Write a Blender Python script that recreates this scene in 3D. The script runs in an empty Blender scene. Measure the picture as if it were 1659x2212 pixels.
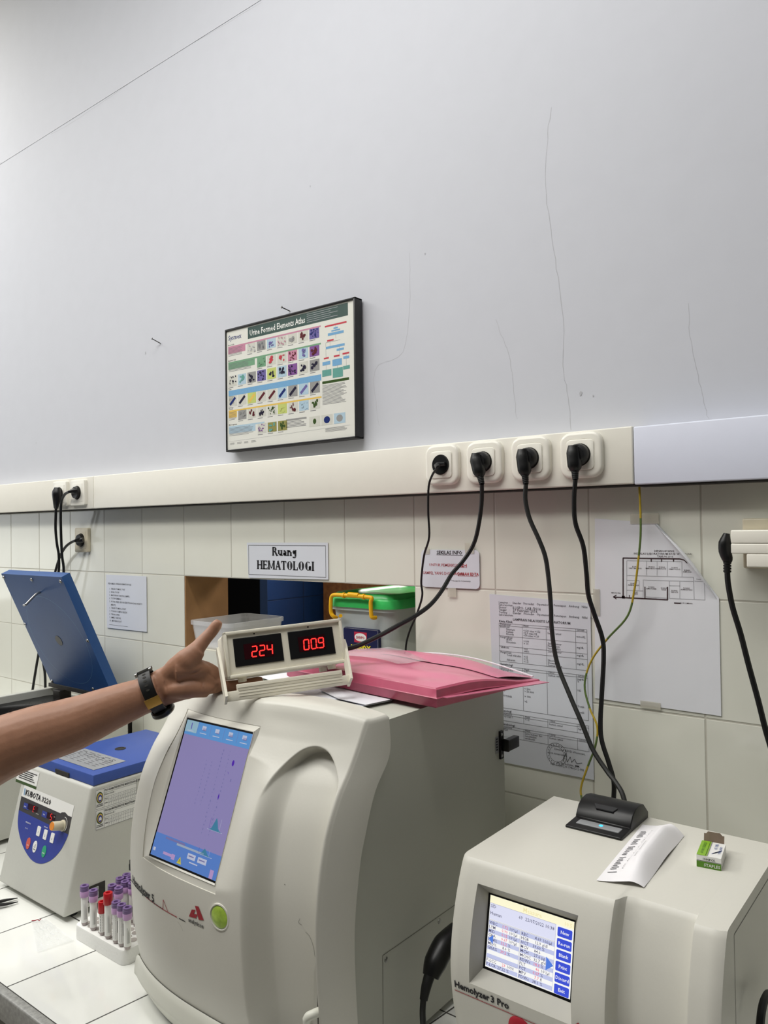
import bpy, bmesh, math, random
from mathutils import Vector as V, Matrix
import numpy as np

random.seed(7)
SC = bpy.context.scene
COL = SC.collection

# ------------------------------------------------------------------ camera, world, lights, exposure
CAM = np.array([2.5823, -1.3575, 1.5394])
YAW, PITCH, ROLL, FPX = -0.6654, 0.0198, -0.0132, 1662.0
def cam_axes():
    cy, sy, cp, sp = math.cos(YAW), math.sin(YAW), math.cos(PITCH), math.sin(PITCH)
    f = np.array([sy*cp, cy*cp, sp]); r = np.array([cy, -sy, 0.0]); u = np.cross(r, f)
    c, s = math.cos(ROLL), math.sin(ROLL)
    return c*r + s*u, c*u - s*r, f
AR, AU, AF = cam_axes()
cd = bpy.data.cameras.new('camera'); cam = bpy.data.objects.new('camera', cd); COL.objects.link(cam)
cd.sensor_fit = 'VERTICAL'; cd.sensor_height = 36.0; cd.sensor_width = 27.0
cd.lens = FPX/2212.0*36.0; cd.clip_start = 0.02
M4 = Matrix(((AR[0], AU[0], -AF[0], CAM[0]), (AR[1], AU[1], -AF[1], CAM[1]), (AR[2], AU[2], -AF[2], CAM[2]), (0, 0, 0, 1)))
cam.matrix_world = M4
SC.camera = cam

SC.view_settings.view_transform = 'Standard'; SC.view_settings.look = 'None'
SC.view_settings.gamma = 1.0; SC.view_settings.use_curve_mapping = False
SC.view_settings.exposure = -0.06

w = bpy.data.worlds.new('room_air'); SC.world = w; w.use_nodes = True
w.node_tree.nodes['Background'].inputs[0].default_value = (0.80, 0.82, 0.86, 1)
w.node_tree.nodes['Background'].inputs[1].default_value = 0.05

def area(name, loc, target, sx, sy, power, col):
    d = bpy.data.lights.new(name, 'AREA'); d.shape = 'RECTANGLE'; d.size = sx; d.size_y = sy
    d.energy = power; d.color = col
    o = bpy.data.objects.new(name, d); COL.objects.link(o); o.location = loc
    o.rotation_euler = (V(target)-V(loc)).to_track_quat('-Z', 'Y').to_euler()
    return o
# daylight from the window in the left wall, ceiling lamps, and added fill lamps
area('window_daylight', (-2.70, -1.20, 2.00), (1.2, -0.75, 1.20), 1.3, 1.9, 14, (0.93, 0.97, 1.0))
area('ceiling_lamp_light', (0.85, -1.85, 3.50), (0.85, -1.80, 0.9), 2.4, 0.5, 54, (1.0, 0.985, 0.95))
area('far_lamp_light', (-0.75, -0.55, 3.45), (0.2, 0.1, 2.9), 0.5, 0.3, 2.2, (1.0, 0.93, 0.76))
area('left_lamp_light', (-1.00, -1.25, 3.50), (-0.6, -1.15, 0.9), 3.0, 0.4, 58, (1.0, 0.985, 0.95))
area('right_top_fill', (1.85, -0.95, 3.50), (1.85, -0.85, 0.9), 1.6, 0.3, 26, (1.0, 0.985, 0.95))  # added fill near the wall, brightens the tops of the machines
area('adjacent_room_fill', (1.1, 1.2, 2.3), (0.8, 0.6, 1.2), 0.6, 0.6, 26.0, (1.0, 0.95, 0.88))  # added fill so the blue pillar shows; no known lamp there

# ------------------------------------------------------------------ points of the place from picture points on a known plane
def _d(u, v): return AF + (u-829.5)/FPX*AR - (v-1106.0)/FPX*AU
def onz(u, v, z): d = _d(u, v); return CAM + d*((z-CAM[2])/d[2])
def ony(u, v, y): d = _d(u, v); return CAM + d*((y-CAM[1])/d[1])
def onx(u, v, x): d = _d(u, v); return CAM + d*((x-CAM[0])/d[0])
def at(u, v, dep): return CAM + _d(u, v)*dep

# ------------------------------------------------------------------ materials
def lin(c):
    c = c/255.0
    return c/12.92 if c <= 0.04045 else ((c+0.055)/1.055)**2.4
def rgb(c): return (lin(c[0]), lin(c[1]), lin(c[2]), 1.0)
MATS = {}
def mat(name, col, rough=0.5, metal=0.0, var=0.04, bump=0.0, scale=40.0, emit=0.0, trans=0.0, alpha=1.0, ior=1.45, spec=0.5, coat=0.0, sss=0.0, ecol=None):
    m = bpy.data.materials.new(name); m.use_nodes = True; nt = m.node_tree; b = nt.nodes['Principled BSDF']
    c = rgb(col)
    b.inputs['Base Color'].default_value = c
    b.inputs['Roughness'].default_value = rough; b.inputs['Metallic'].default_value = metal
    b.inputs['IOR'].default_value = ior; b.inputs['Specular IOR Level'].default_value = spec
    b.inputs['Coat Weight'].default_value = coat
    b.inputs['Transmission Weight'].default_value = trans; b.inputs['Alpha'].default_value = alpha
    if sss:
        b.inputs['Subsurface Weight'].default_value = sss; b.inputs['Subsurface Radius'].default_value = (0.008, 0.003, 0.0015); b.inputs['Subsurface Scale'].default_value = 1.0
    if emit:
        b.inputs['Emission Color'].default_value = rgb(ecol or col); b.inputs['Emission Strength'].default_value = emit
    if var or bump:
        tc = nt.nodes.new('ShaderNodeTexCoord'); n = nt.nodes.new('ShaderNodeTexNoise')
        n.inputs['Scale'].default_value = scale; n.inputs['Detail'].default_value = 5
        nt.links.new(tc.outputs['Object'], n.inputs['Vector'])
        if var:
            mx = nt.nodes.new('ShaderNodeMix'); mx.data_type = 'RGBA'
            mx.inputs['A'].default_value = tuple(max(0, x*(1-var*2)) for x in c[:3])+(1,)
            mx.inputs['B'].default_value = tuple(min(1, x*(1+var*2)) for x in c[:3])+(1,)
            nt.links.new(n.outputs['Fac'], mx.inputs['Factor']); nt.links.new(mx.outputs['Result'], b.inputs['Base Color'])
        if bump:
            bp = nt.nodes.new('ShaderNodeBump'); bp.inputs['Strength'].default_value = bump; bp.inputs['Distance'].default_value = 0.002
            nt.links.new(n.outputs['Fac'], bp.inputs['Height']); nt.links.new(bp.outputs['Normal'], b.inputs['Normal'])
    MATS[name] = m
    return m

def tile_mat(name, col, grout, axes, size, origin, rough=0.12, width=0.0022, wob=0.02, skew=0.0):
    """glazed tiles: grout lines every `size` metres along the two axes given ('x','y','z')"""
    m = bpy.data.materials.new(name); m.use_nodes = True; nt = m.node_tree; b = nt.nodes['Principled BSDF']
    N = nt.nodes.new; L = nt.links.new
    tc = N('ShaderNodeTexCoord'); sp = N('ShaderNodeSeparateXYZ'); L(tc.outputs['Object'], sp.inputs[0])
    def math_(op, a, bb=None):
        n = N('ShaderNodeMath'); n.operation = op
        for i, q in enumerate((a, bb)):
            if q is None: continue
            if isinstance(q, (int, float)): n.inputs[i].default_value = q
            else: L(q, n.inputs[i])
        return n.outputs[0]
    ds, cells = [], []
    for k, ax in enumerate(axes):
        s = sp.outputs['XYZ'.index(ax.upper())]
        if skew and k == 0:
            s = math_('SUBTRACT', s, math_('MULTIPLY', math_('ADD', sp.outputs[1], 0.556), skew))
        q = math_('DIVIDE', math_('SUBTRACT', s, origin[k]), size[k])
        fr = math_('FRACT', q); cells.append(math_('FLOOR', q))
        ds.append(math_('MULTIPLY', math_('MINIMUM', fr, math_('SUBTRACT', 1.0, fr)), size[k]))
    dist = math_('MINIMUM', ds[0], ds[1])
    ramp = N('ShaderNodeMapRange'); ramp.interpolation_type = 'SMOOTHSTEP'
    ramp.inputs['From Min'].default_value = width*0.5; ramp.inputs['From Max'].default_value = width*1.3
    L(dist, ramp.inputs['Value'])
    cb = N('ShaderNodeCombineXYZ'); L(cells[0], cb.inputs[0]); L(cells[1], cb.inputs[1])
    wn = N('ShaderNodeTexWhiteNoise'); wn.noise_dimensions = '2D'; L(cb.outputs[0], wn.inputs['Vector'])
    c = rgb(col)
    va = N('ShaderNodeMix'); va.data_type = 'RGBA'
    va.inputs['A'].default_value = tuple(x*(1-wob*3) for x in c[:3])+(1,); va.inputs['B'].default_value = c
    L(wn.outputs['Value'], va.inputs['Factor'])
    ns = N('ShaderNodeTexNoise'); ns.inputs['Scale'].default_value = 9; ns.inputs['Detail'].default_value = 6; L(tc.outputs['Object'], ns.inputs['Vector'])
    st = N('ShaderNodeMix'); st.data_type = 'RGBA'; st.blend_type = 'MULTIPLY'
    rr = N('ShaderNodeMapRange'); rr.inputs['From Min'].default_value = 0.3; rr.inputs['From Max'].default_value = 0.7; rr.inputs['To Min'].default_value = 0.0; rr.inputs['To Max'].default_value = 0.10
    L(ns.outputs['Fac'], rr.inputs['Value']); L(rr.outputs['Result'], st.inputs['Factor']); L(va.outputs['Result'], st.inputs['A']); st.inputs['B'].default_value = (0.7, 0.68, 0.6, 1)
    mx = N('ShaderNodeMix'); mx.data_type = 'RGBA'; mx.inputs['A'].default_value = rgb(grout)
    L(ramp.outputs['Result'], mx.inputs['Factor']); L(st.outputs['Result'], mx.inputs['B'])
    L(mx.outputs['Result'], b.inputs['Base Color'])
    ro = N('ShaderNodeMapRange'); ro.inputs['To Min'].default_value = 0.7; ro.inputs['To Max'].default_value = rough
    L(ramp.outputs['Result'], ro.inputs['Value']); L(ro.outputs['Result'], b.inputs['Roughness'])
    bp = N('ShaderNodeBump'); bp.inputs['Strength'].default_value = 0.5; bp.inputs['Distance'].default_value = 0.0015
    L(ramp.outputs['Result'], bp.inputs['Height'])
    n2 = N('ShaderNodeTexNoise'); n2.inputs['Scale'].default_value = 14; L(tc.outputs['Object'], n2.inputs['Vector'])
    b2 = N('ShaderNodeBump'); b2.inputs['Strength'].default_value = 0.05; b2.inputs['Distance'].default_value = 0.004
    L(n2.outputs['Fac'], b2.inputs['Height']); L(bp.outputs['Normal'], b2.inputs['Normal']); L(b2.outputs['Normal'], b.inputs['Normal'])
    MATS[name] = m
    return m

mat('wall_paint', (198, 200, 207), 0.85, var=0.012, bump=0.25, scale=18)
mat('wall_paint_gloss', (214, 218, 232), 0.5, var=0.01)
mat('ceiling_paint', (235, 235, 230), 0.9)
mat('floor_vinyl', (150, 145, 135), 0.5, scale=8)
tile_mat('wall_tiles', (229, 229, 217), (190, 187, 174), 'xz', (0.2, 0.2), (0.0, 1.41), rough=0.10, width=0.0018)
tile_mat('counter_tiles', (236, 237, 232), (70, 68, 64), 'xy', (0.2, 0.2), (1.4, -0.556), rough=0.07, width=0.0016, skew=0.12)
tile_mat('blue_tiles', (52, 88, 150), (40, 66, 110), 'yz', (0.2, 0.2), (0.69, 1.262), rough=0.25)
mat('counter_edge', (150, 150, 146), 0.35, var=0.25, scale=160)
mat('cabinet_laminate', (120, 118, 112), 0.6)
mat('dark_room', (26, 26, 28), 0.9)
mat('crack_line', (178, 179, 184), 0.9, var=0)
mat('trunking_pvc', (232, 229, 218), 0.45, var=0.012)
mat('gap_dark', (52, 50, 46), 0.9)
mat('socket_white', (236, 233, 222), 0.22, var=0.01)
mat('socket_beige', (205, 196, 172), 0.35)
mat('black_rubber', (13, 13, 13), 0.5, var=0.1)
mat('black_plastic', (12, 12, 13), 0.38, var=0.1)
mat('cable_grey_black', (38, 39, 38), 0.5, var=0.2, scale=120)
mat('steel', (170, 170, 168), 0.3, metal=1.0)
mat('dark_steel', (75, 72, 68), 0.45, metal=0.9)
mat('wire_yellow', (176, 150, 40), 0.5)
mat('wire_green', (88, 110, 52), 0.5)
mat('paper', (226, 227, 232), 0.75, var=0.02, scale=14, bump=0.12)
mat('paper_sleeve', (214, 217, 224), 0.28, var=0.02, scale=10, bump=0.3)
mat('ink_print', (86, 85, 90), 0.8, var=0)
mat('ink', (38, 37, 40), 0.8, var=0)
mat('ink_grey', (110, 110, 114), 0.8, var=0)
mat('ink_faint', (170, 170, 175), 0.8, var=0)
mat('ink_red', (172, 62, 66), 0.8, var=0)
mat('ink_maroon', (62, 42, 46), 0.8, var=0)
mat('tape', (214, 210, 196), 0.25, alpha=0.45, var=0)
mat('frame_black', (36, 36, 38), 0.45, var=0.2, scale=60)
mat('poster_white', (224, 224, 216), 0.16, var=0.01)
mat('wood_panel', (150, 112, 72), 0.5, var=0.12, scale=22)
mat('wood_orange', (150, 96, 50), 0.6, var=0.3, scale=60)
mat('clear_plastic', (232, 234, 236), 0.25, alpha=0.34, var=0.03)
mat('bin_plastic', (205, 214, 214), 0.3, alpha=0.72, var=0.05, scale=12)
mat('lid_green', (62, 190, 96), 0.28, var=0.03)
mat('handle_yellow', (232, 176, 22), 0.35, var=0.03)
mat('label_navy', (26, 28, 70), 0.4)
mat('label_red', (186, 46, 70), 0.4)
mat('label_yellow', (232, 214, 40), 0.4)
mat('label_white', (234, 234, 230), 0.4, var=0)
mat('analyser_white', (212, 210, 200), 0.38, var=0.008, bump=0.03, scale=300)
mat('analyser_grey', (182, 183, 172), 0.45, var=0.01, bump=0.04, scale=300)
mat('analyser_base', (214, 214, 202), 0.38, var=0.01)
mat('bezel_grey', (176, 174, 164), 0.5, var=0.02)
mat('seam', (120, 118, 110), 0.7, var=0)
mat('logo_red', (158, 30, 44), 0.5, var=0)
mat('led_green', (150, 170, 70), 0.3, emit=0.10, ecol=(140, 200, 10), var=0.35, scale=110, coat=0.5)
mat('cent_grey', (196, 196, 188), 0.45, var=0.015, bump=0.05, scale=200)
mat('cent_blue', (58, 84, 158), 0.38, var=0.03, scale=30)
mat('lid_blue', (36, 80, 140), 0.42, var=0.06, scale=12)
mat('panel_blue', (52, 66, 150), 0.4, var=0.02)
mat('panel_dark', (62, 60, 62), 0.4, var=0.02)
mat('btn_red', (206, 92, 78), 0.45, var=0); mat('btn_green', (48, 160, 116), 0.45, var=0)
mat('btn_white', (236, 236, 232), 0.45, var=0)
mat('knob_orange', (226, 140, 50), 0.45); mat('knob_beige', (196, 188, 164), 0.45)
mat('seg_window', (44, 8, 14), 0.15, var=0)
mat('seg_red', (255, 40, 44), 0.4, emit=1.0, ecol=(255, 42, 40), var=0)
mat('seg_hot', (200, 20, 20), 0.4, emit=1.7, ecol=(255, 52, 46), var=0)
mat('meter_body', (226, 221, 204), 0.45, var=0.015, bump=0.06, scale=240)
mat('skin', (154, 112, 88), 0.5, var=0.07, bump=0.35, scale=70, sss=0.06)
mat('nail', (206, 160, 140), 0.3)
mat('hair_dark', (40, 30, 26), 0.6)
mat('gold', (196, 156, 84), 0.35, metal=0.85)
mat('pink_film', (216, 126, 152), 0.22, var=0.08, scale=7, bump=0.5)
mat('pink_edge', (186, 86, 112), 0.3, var=0.12, scale=30)
mat('clear_film', (240, 222, 230), 0.12, alpha=0.42, var=0.0)
mat('foam_white', (236, 236, 232), 0.7, var=0.02, bump=0.3, scale=220)
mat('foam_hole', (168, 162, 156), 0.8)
mat('cap_purple', (112, 88, 136), 0.35); mat('cap_lilac', (190, 152, 196), 0.3)
mat('cap_red', (178, 22, 32), 0.35); mat('blood', (64, 22, 26), 0.2, coat=0.6)
mat('glass_tube', (196, 184, 182), 0.12, alpha=0.75)
mat('receipt_paper', (240, 238, 240), 0.6, var=0.01)
mat('box_green', (132, 178, 40), 0.4); mat('box_green_dark', (84, 134, 30), 0.4); mat('box_blue', (66, 92, 160), 0.4, var=0)
mat('box_card', (120, 104, 88), 0.8)
mat('bag_film', (235, 238, 240), 0.06, alpha=0.22, var=0.0, bump=0.0)
mat('led_cyan', (60, 190, 240), 0.3, emit=1.2, var=0)
mat('strip_grey', (150, 152, 154), 0.35)
# screens give off their own light; s5_body purple is a reflection painted in
def screen(name, c, e=0.8): return mat(name, tuple(int(x*0.35) for x in c), 0.3, emit=e, ecol=c, var=0)
screen('s5_body', (142, 134, 184), .8); screen('s5_top', (92, 150, 212), .8); screen('s5_tab', (150, 186, 204), .8)
screen('s5_bottom', (88, 128, 200), .8); screen('s5_band', (160, 172, 190), .8); screen('s5_faint', (118, 116, 168), .8)
screen('s5_teal', (66, 128, 160), .8); screen('s5_violet', (80, 40, 170), .8); screen('s5_light', (190, 196, 218), .8)
screen('s5_pink', (180, 150, 200), .8); screen('s5_yellow', (200, 190, 70), .8)
screen('s3_bg', (226, 228, 250), .95); screen('s3_row', (196, 202, 236), .95); screen('s3_white', (246, 246, 244), 1.0)
screen('s3_head', (255, 250, 214), 1.0); screen('s3_blue', (62, 82, 214), .95); screen('s3_text', (84, 84, 112), .9)
screen('s3_red', (240, 110, 130), .95); screen('s3_arrow', (84, 128, 224), .95); screen('s3_cream', (238, 226, 176), 1.0)
screen('s3_line', (150, 152, 180), .9)
COLS = [('p_pink', (196, 138, 160)), ('p_green', (120, 162, 130)), ('p_blue', (120, 168, 206)), ('p_yellow', (226, 190, 96)), ('p_slate', (74, 92, 88)),
        ('p_violet', (112, 104, 160)), ('p_grey', (150, 150, 148)), ('p_lime', (194, 204, 120)), ('p_dark', (44, 42, 60)), ('p_redp', (196, 72, 84)),
        ('p_sky', (176, 200, 214)), ('p_teal', (104, 160, 150)), ('p_olive', (146, 142, 84)), ('p_plum', (132, 90, 150)), ('p_maroon', (96, 44, 50)), ('p_dkgreen', (62, 84, 44)), ('p_navy', (38, 52, 110)), ('p_pale', (206, 206, 196))]
for n_, c_ in COLS: mat(n_, c_, 0.2, var=0.03, scale=200)

# ------------------------------------------------------------------ mesh builder
_TXT = {}
def text_geo(s, bold=0.0, align='LEFT', res=2, space=1.0):
    k = (s, bold, align, res, space)
    if k in _TXT: return _TXT[k]
    c = bpy.data.curves.new('t', 'FONT'); c.body = s; c.size = 1.0; c.align_x = align; c.resolution_u = res; c.offset = bold; c.space_character = space
    o = bpy.data.objects.new('t', c); COL.objects.link(o)
    me = o.to_mesh()
    r = ([tuple(v.co[:2]) for v in me.vertices], [tuple(p.vertices) for p in me.polygons])
    o.to_mesh_clear(); bpy.data.objects.remove(o); bpy.data.curves.remove(c)
    _TXT[k] = r
    return r

def catmull(P, n=6):
    P = [np.array(p, float) for p in P]
    if len(P) < 3: return P
    Q = [2*P[0]-P[1]] + P + [2*P[-1]-P[-2]]
    out = []
    for i in range(1, len(Q)-2):
        a, b, c, d = Q[i-1], Q[i], Q[i+1], Q[i+2]
        for k in range(n):
            t = k/n
            out.append(0.5*((2*b)+(c-a)*t+(2*a-5*b+4*c-d)*t*t+(3*b-a-3*c+d)*t**3))
    out.append(P[-1])
    return out

class MB:
    def __init__(s): s.v = []; s.f = []; s.m = []; s.slots = []; s.cur = 0
    def use(s, name):
        if name not in s.slots: s.slots.append(name)
        s.cur = s.slots.index(name); return s
    def add(s, verts, faces):
        b = len(s.v); s.v += [tuple(float(x) for x in q) for q in verts]
        for f in faces: s.f.append(tuple(i+b for i in f)); s.m.append(s.cur)
        return s
    def quad(s, a, b, c, d): return s.add([a, b, c, d], [(0, 1, 2, 3)])
    def poly(s, pts): return s.add(pts, [tuple(range(len(pts)))])
    def box(s, x0, x1, y0, y1, z0, z1):
        return s.add([(x0,y0,z0),(x1,y0,z0),(x1,y1,z0),(x0,y1,z0),(x0,y0,z1),(x1,y0,z1),(x1,y1,z1),(x0,y1,z1)],
                     [(0,3,2,1),(4,5,6,7),(0,1,5,4),(1,2,6,5),(2,3,7,6),(3,0,4,7)])
    def bm(s, bm, M=None):
        bm.verts.index_update()
        return s.add([(M @ v.co if M else v.co) for v in bm.verts], [tuple(v.index for v in f.verts) for f in bm.faces])
    def rbox(s, x0, x1, y0, y1, z0, z1, r=0.003, seg=3, M=None, edges=None):
        b = bmesh.new(); t = MB().box(x0, x1, y0, y1, z0, z1)
        vs = [b.verts.new(q) for q in t.v]
        for f in t.f: b.faces.new([vs[i] for i in f])
        es = [e for e in b.edges if edges is None or edges(e)]
        if r > 0: bmesh.ops.bevel(b, geom=es, offset=r, segments=seg, profile=0.5, affect='EDGES', clamp_overlap=True)
        s.bm(b, M); b.free(); return s
    def prism(s, pts, d0, d1, fn, r=0.0, seg=2):
        """2-D outline pts extruded between depths d0 and d1; fn(x, y, d) -> point; optional rounded rims"""
        b = bmesh.new(); lo = [b.verts.new((x, y, d0)) for x, y in pts]; hi = [b.verts.new((x, y, d1)) for x, y in pts]
        n = len(pts)
        b.faces.new(lo[::-1]); top = b.faces.new(hi)
        for i in range(n): b.faces.new((lo[i], lo[(i+1)%n], hi[(i+1)%n], hi[i]))
        if r > 0: bmesh.ops.bevel(b, geom=list(top.edges), offset=r, segments=seg, profile=0.5, affect='EDGES', clamp_overlap=True)
        b.verts.index_update()
        s.add([fn(*v.co) for v in b.verts], [tuple(v.index for v in f.verts) for f in b.faces]); b.free(); return s
    def tube(s, P, r, n=10, smooth=6, caps=True, flat=1.0, up=None):
        P = catmull(P, smooth) if smooth else [np.array(p, float) for p in P]
        m = len(P)
        R = r if hasattr(r, '__len__') else [r]*2
        rr = np.interp(np.linspace(0, 1, m), np.linspace(0, 1, len(R)), R)
        T = [P[min(i+1, m-1)]-P[max(i-1, 0)] for i in range(m)]
        T = [t/np.linalg.norm(t) for t in T]
        u0 = np.array(up if up is not None else ((0, 0, 1) if abs(T[0][2]) < 0.9 else (1, 0, 0)), float)
        verts = []; faces = []
        for i in range(m):
            u0 = u0-T[i]*(u0@T[i]); u0 = u0/np.linalg.norm(u0); w_ = np.cross(T[i], u0)
            for k in range(n):
                a = 2*math.pi*k/n
                verts.append(P[i]+rr[i]*(math.cos(a)*u0*flat+math.sin(a)*w_))
        for i in range(m-1):
            for k in range(n):
                a, b = i*n+k, i*n+(k+1) % n
                faces.append((a, b, b+n, a+n))
        if caps: faces += [tuple(range(n))[::-1], tuple(range((m-1)*n, m*n))]
        return s.add(verts, faces)
    def lathe(s, prof, o, axis=(0, 0, 1), n=20, caps=True):
        ax = np.array(axis, float); ax /= np.linalg.norm(ax); o = np.array(o, float)
        u = np.cross(ax, (0, 0, 1) if abs(ax[2]) < 0.9 else (1, 0, 0)); u /= np.linalg.norm(u); w_ = np.cross(ax, u)
        verts = []; faces = []
        for r, h in prof:
            for k in range(n):
                a = 2*math.pi*k/n; verts.append(o+ax*h+r*(math.cos(a)*u+math.sin(a)*w_))
        for i in range(len(prof)-1):
            for k in range(n):
                a, b = i*n+k, i*n+(k+1) % n; faces.append((a, b, b+n, a+n))
        if caps: faces += [tuple(range(n))[::-1], tuple(range((len(prof)-1)*n, len(prof)*n))]
        return s.add(verts, faces)
    def grid(s, fn, nu, nv, skip=None):
        verts = [fn(i/nu, j/nv) for j in range(nv+1) for i in range(nu+1)]
        faces = [(j*(nu+1)+i, j*(nu+1)+i+1, (j+1)*(nu+1)+i+1, (j+1)*(nu+1)+i) for j in range(nv) for i in range(nu) if not (skip and skip(i, j))]
        return s.add(verts, faces)
    def text(s, txt, fn, x, y, size, bold=0.0, align='LEFT', res=2, sx=1.0, space=1.0):
        """fn(x, y) maps the flat layout to the surface"""
        vs, fs = text_geo(txt, bold, align, res, space)
        return s.add([fn(x+a*size*sx, y+b*size) for a, b in vs], fs)
    def build(s, name, mats=None, parent=None, kind=None, smooth=None, M=None):
        me = bpy.data.meshes.new(name)
        vs = s.v
        if parent is not None and M is None: M = WORLD[parent.name].inverted()
        if M is not None: vs = [tuple(M @ V(q)) for q in vs]
        me.from_pydata(vs, [], s.f)
        for nm in (s.slots if s.slots else [mats]): me.materials.append(MATS[nm])
        if s.slots: me.polygons.foreach_set('material_index', s.m)
        b = bmesh.new(); b.from_mesh(me); bmesh.ops.remove_doubles(b, verts=b.verts, dist=1e-6)
        bmesh.ops.recalc_face_normals(b, faces=b.faces) if smooth != 'flat' else None
        if smooth != 'flat':
            lim = math.radians(40 if smooth is None else smooth)
            for f in b.faces: f.smooth = True
            for e in b.edges:
                e.smooth = not (len(e.link_faces) == 2 and e.calc_face_angle(0) > lim)
        b.to_mesh(me); b.free(); me.update()
        o = bpy.data.objects.new(name, me); COL.objects.link(o)
        if parent is not None:
            o.parent = parent; WORLD[o.name] = WORLD[parent.name]
        else: WORLD[o.name] = Matrix.Identity(4)
        if kind: o['kind'] = kind
        return o
WORLD = {}
def tag(o, label, cat, group=None, kind=None):
    o['label'] = label; o['category'] = cat
    if group: o['group'] = group
    if kind: o['kind'] = kind
    return o
def thing(name, label, cat, loc=(0, 0, 0), group=None, M=None):
    o = bpy.data.objects.new(name, None); COL.objects.link(o); o.empty_display_size = 0.05
    m = M if M is not None else Matrix.Translation(V([float(x) for x in loc]))
    o.matrix_world = m; WORLD[o.name] = m.copy()
    return tag(o, label, cat, group)
def rot_z(loc, deg): return Matrix.Translation(V([float(x) for x in loc])) @ Matrix.Rotation(math.radians(deg), 4, 'Z')
def rrect(w_, h_, r, n=5):
    P = []
    for cx, cy, a0 in ((w_/2-r, h_/2-r, 0), (-w_/2+r, h_/2-r, 90), (-w_/2+r, -h_/2+r, 180), (w_/2-r, -h_/2+r, 270)):
        for k in range(n+1):
            a = math.radians(a0+90*k/n); P.append((cx+r*math.cos(a), cy+r*math.sin(a)))
    return P
def sstep(x, a, b):
    t = min(1, max(0, (x-a)/(b-a))); return t*t*(3-2*t)
class Page:
    """drawing surface: origin at top left, x to the right, y downward; collects flat ink faces"""
    def __init__(s, o, X, D, N, e=0.0004):
        s.o, s.X, s.D, s.N = [np.array(q, float) for q in (o, X, D, N)]; s.e = e; s.mb = MB(); s.lv = 1
    def p(s, x, y): return s.o+s.X*x+s.D*y+s.N*s.e*s.lv
    def rect(s, x, y, w_, h_, m): s.mb.use(m).quad(s.p(x, y), s.p(x, y+h_), s.p(x+w_, y+h_), s.p(x+w_, y)); return s
    def line(s, x0, y0, x1, y1, t, m):
        d = math.hypot(x1-x0, y1-y0); nx, ny = -(y1-y0)/d*t/2, (x1-x0)/d*t/2
        s.mb.use(m).quad(s.p(x0+nx, y0+ny), s.p(x0-nx, y0-ny), s.p(x1-nx, y1-ny), s.p(x1+nx, y1+ny)); return s
    def poly(s, pts, m): s.mb.use(m).poly([s.p(*q) for q in pts]); return s
    def disc(s, cx, cy, rx, ry, m, n=20): return s.poly([(cx+rx*math.cos(2*math.pi*k/n), cy+ry*math.sin(2*math.pi*k/n)) for k in range(n)], m)
    def ring(s, cx, cy, r, t, m, n=32):
        for k in range(n):
            a, b = 2*math.pi*k/n, 2*math.pi*(k+1)/n
            s.mb.use(m).quad(*[s.p(cx+q*math.cos(c), cy+q*math.sin(c)) for q, c in ((r, a), (r+t, a), (r+t, b), (r, b))])
        return s
    def frame(s, x, y, w_, h_, t, m):
        s.line(x, y, x+w_, y, t, m); s.line(x, y+h_, x+w_, y+h_, t, m); s.line(x, y, x, y+h_, t, m); s.line(x+w_, y, x+w_, y+h_, t, m); return s
    def text(s, txt, x, y, size, m, bold=0.0, align='LEFT', res=1, sx=1.0, space=1.0):
        s.mb.use(m).text(txt, lambda a, b: s.p(a, 2*y-b), x, y, size, bold, align, res, sx, space); return s
    def fuzz(s, x, y, w_, h_, rows, m, fill=0.5, jag=0.25):
        """rows of small unreadable print"""
        for k in range(rows):
            yy = y+h_*k/rows; s.rect(x, yy, w_*(1-random.random()*jag), h_/rows*fill, m)
        return s
    def build(s, name, parent): return s.mb.build(name, None, parent, smooth='flat')

# ================================================================== THE ROOM
CZ = 0.75          # counter top height
def st(name, mb, m=None, parent=None, smooth=None): return mb.build(name, m, parent, 'structure', smooth)
st('floor', MB().box(-3.2, 5.0, -4.6, 0.15, -0.05, 0.0), 'floor_vinyl')
st('ceiling', MB().box(-3.2, 5.0, -4.6, 0.15, 3.60, 3.68), 'ceiling_paint')
# rear wall: painted above the trunking, glazed tiles below, with the pass-through opening
wb = MB()
wb.use('wall_tiles')
wb.box(-3.2, 0.8, 0, 0.15, 0, 1.66).box(1.6, 5.0, 0, 0.15, 0, 1.66).box(0.8, 1.6, 0, 0.15, 0, 1.185).box(0.8, 1.6, 0, 0.15, 1.41, 1.66)
wb.use('wall_paint').box(-3.2, 5.0, 0, 0.15, 1.66, 2.905).box(-3.2, 5.0, -0.0012, 0.15, 2.905, 3.60)
wall = st('wall_back', wb, smooth='flat')
# plaster cracks
def crack(P, wd=0.0011):
    m = MB(); Q = catmull([ony(u, v, -0.00012) for u, v in P], 5)
    rnd = random.Random(3)
    Q = [q+np.array([rnd.uniform(-.0016, .0016), 0, rnd.uniform(-.001, .001)]) for q in Q]
    for a, b in zip(Q[:-1], Q[1:]):
        d = b-a; n = np.array([d[2], 0, -d[0]]); n = n/np.linalg.norm(n)*wd*rnd.uniform(.3, .6)
        m.quad(a+n, a-n, b-n, b+n)
    return m.build('crack', 'crack_line', wall, 'structure', smooth='flat')
crack([(1192, 232), (1182, 300), (1178, 400), (1190, 500), (1205, 600), (1217, 700), (1215, 790), (1228, 860), (1232, 930)], 0.0013)
crack([(1072, 690), (1085, 730), (1100, 770), (1108, 830), (1116, 905)], 0.0008)
crack([(1488, 655), (1492, 740), (1505, 800), (1518, 860), (1530, 905)], 0.0008)
crack([(885, 545), (885, 640), (870, 760), (810, 800), (818, 920)], 0.0006)
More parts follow.
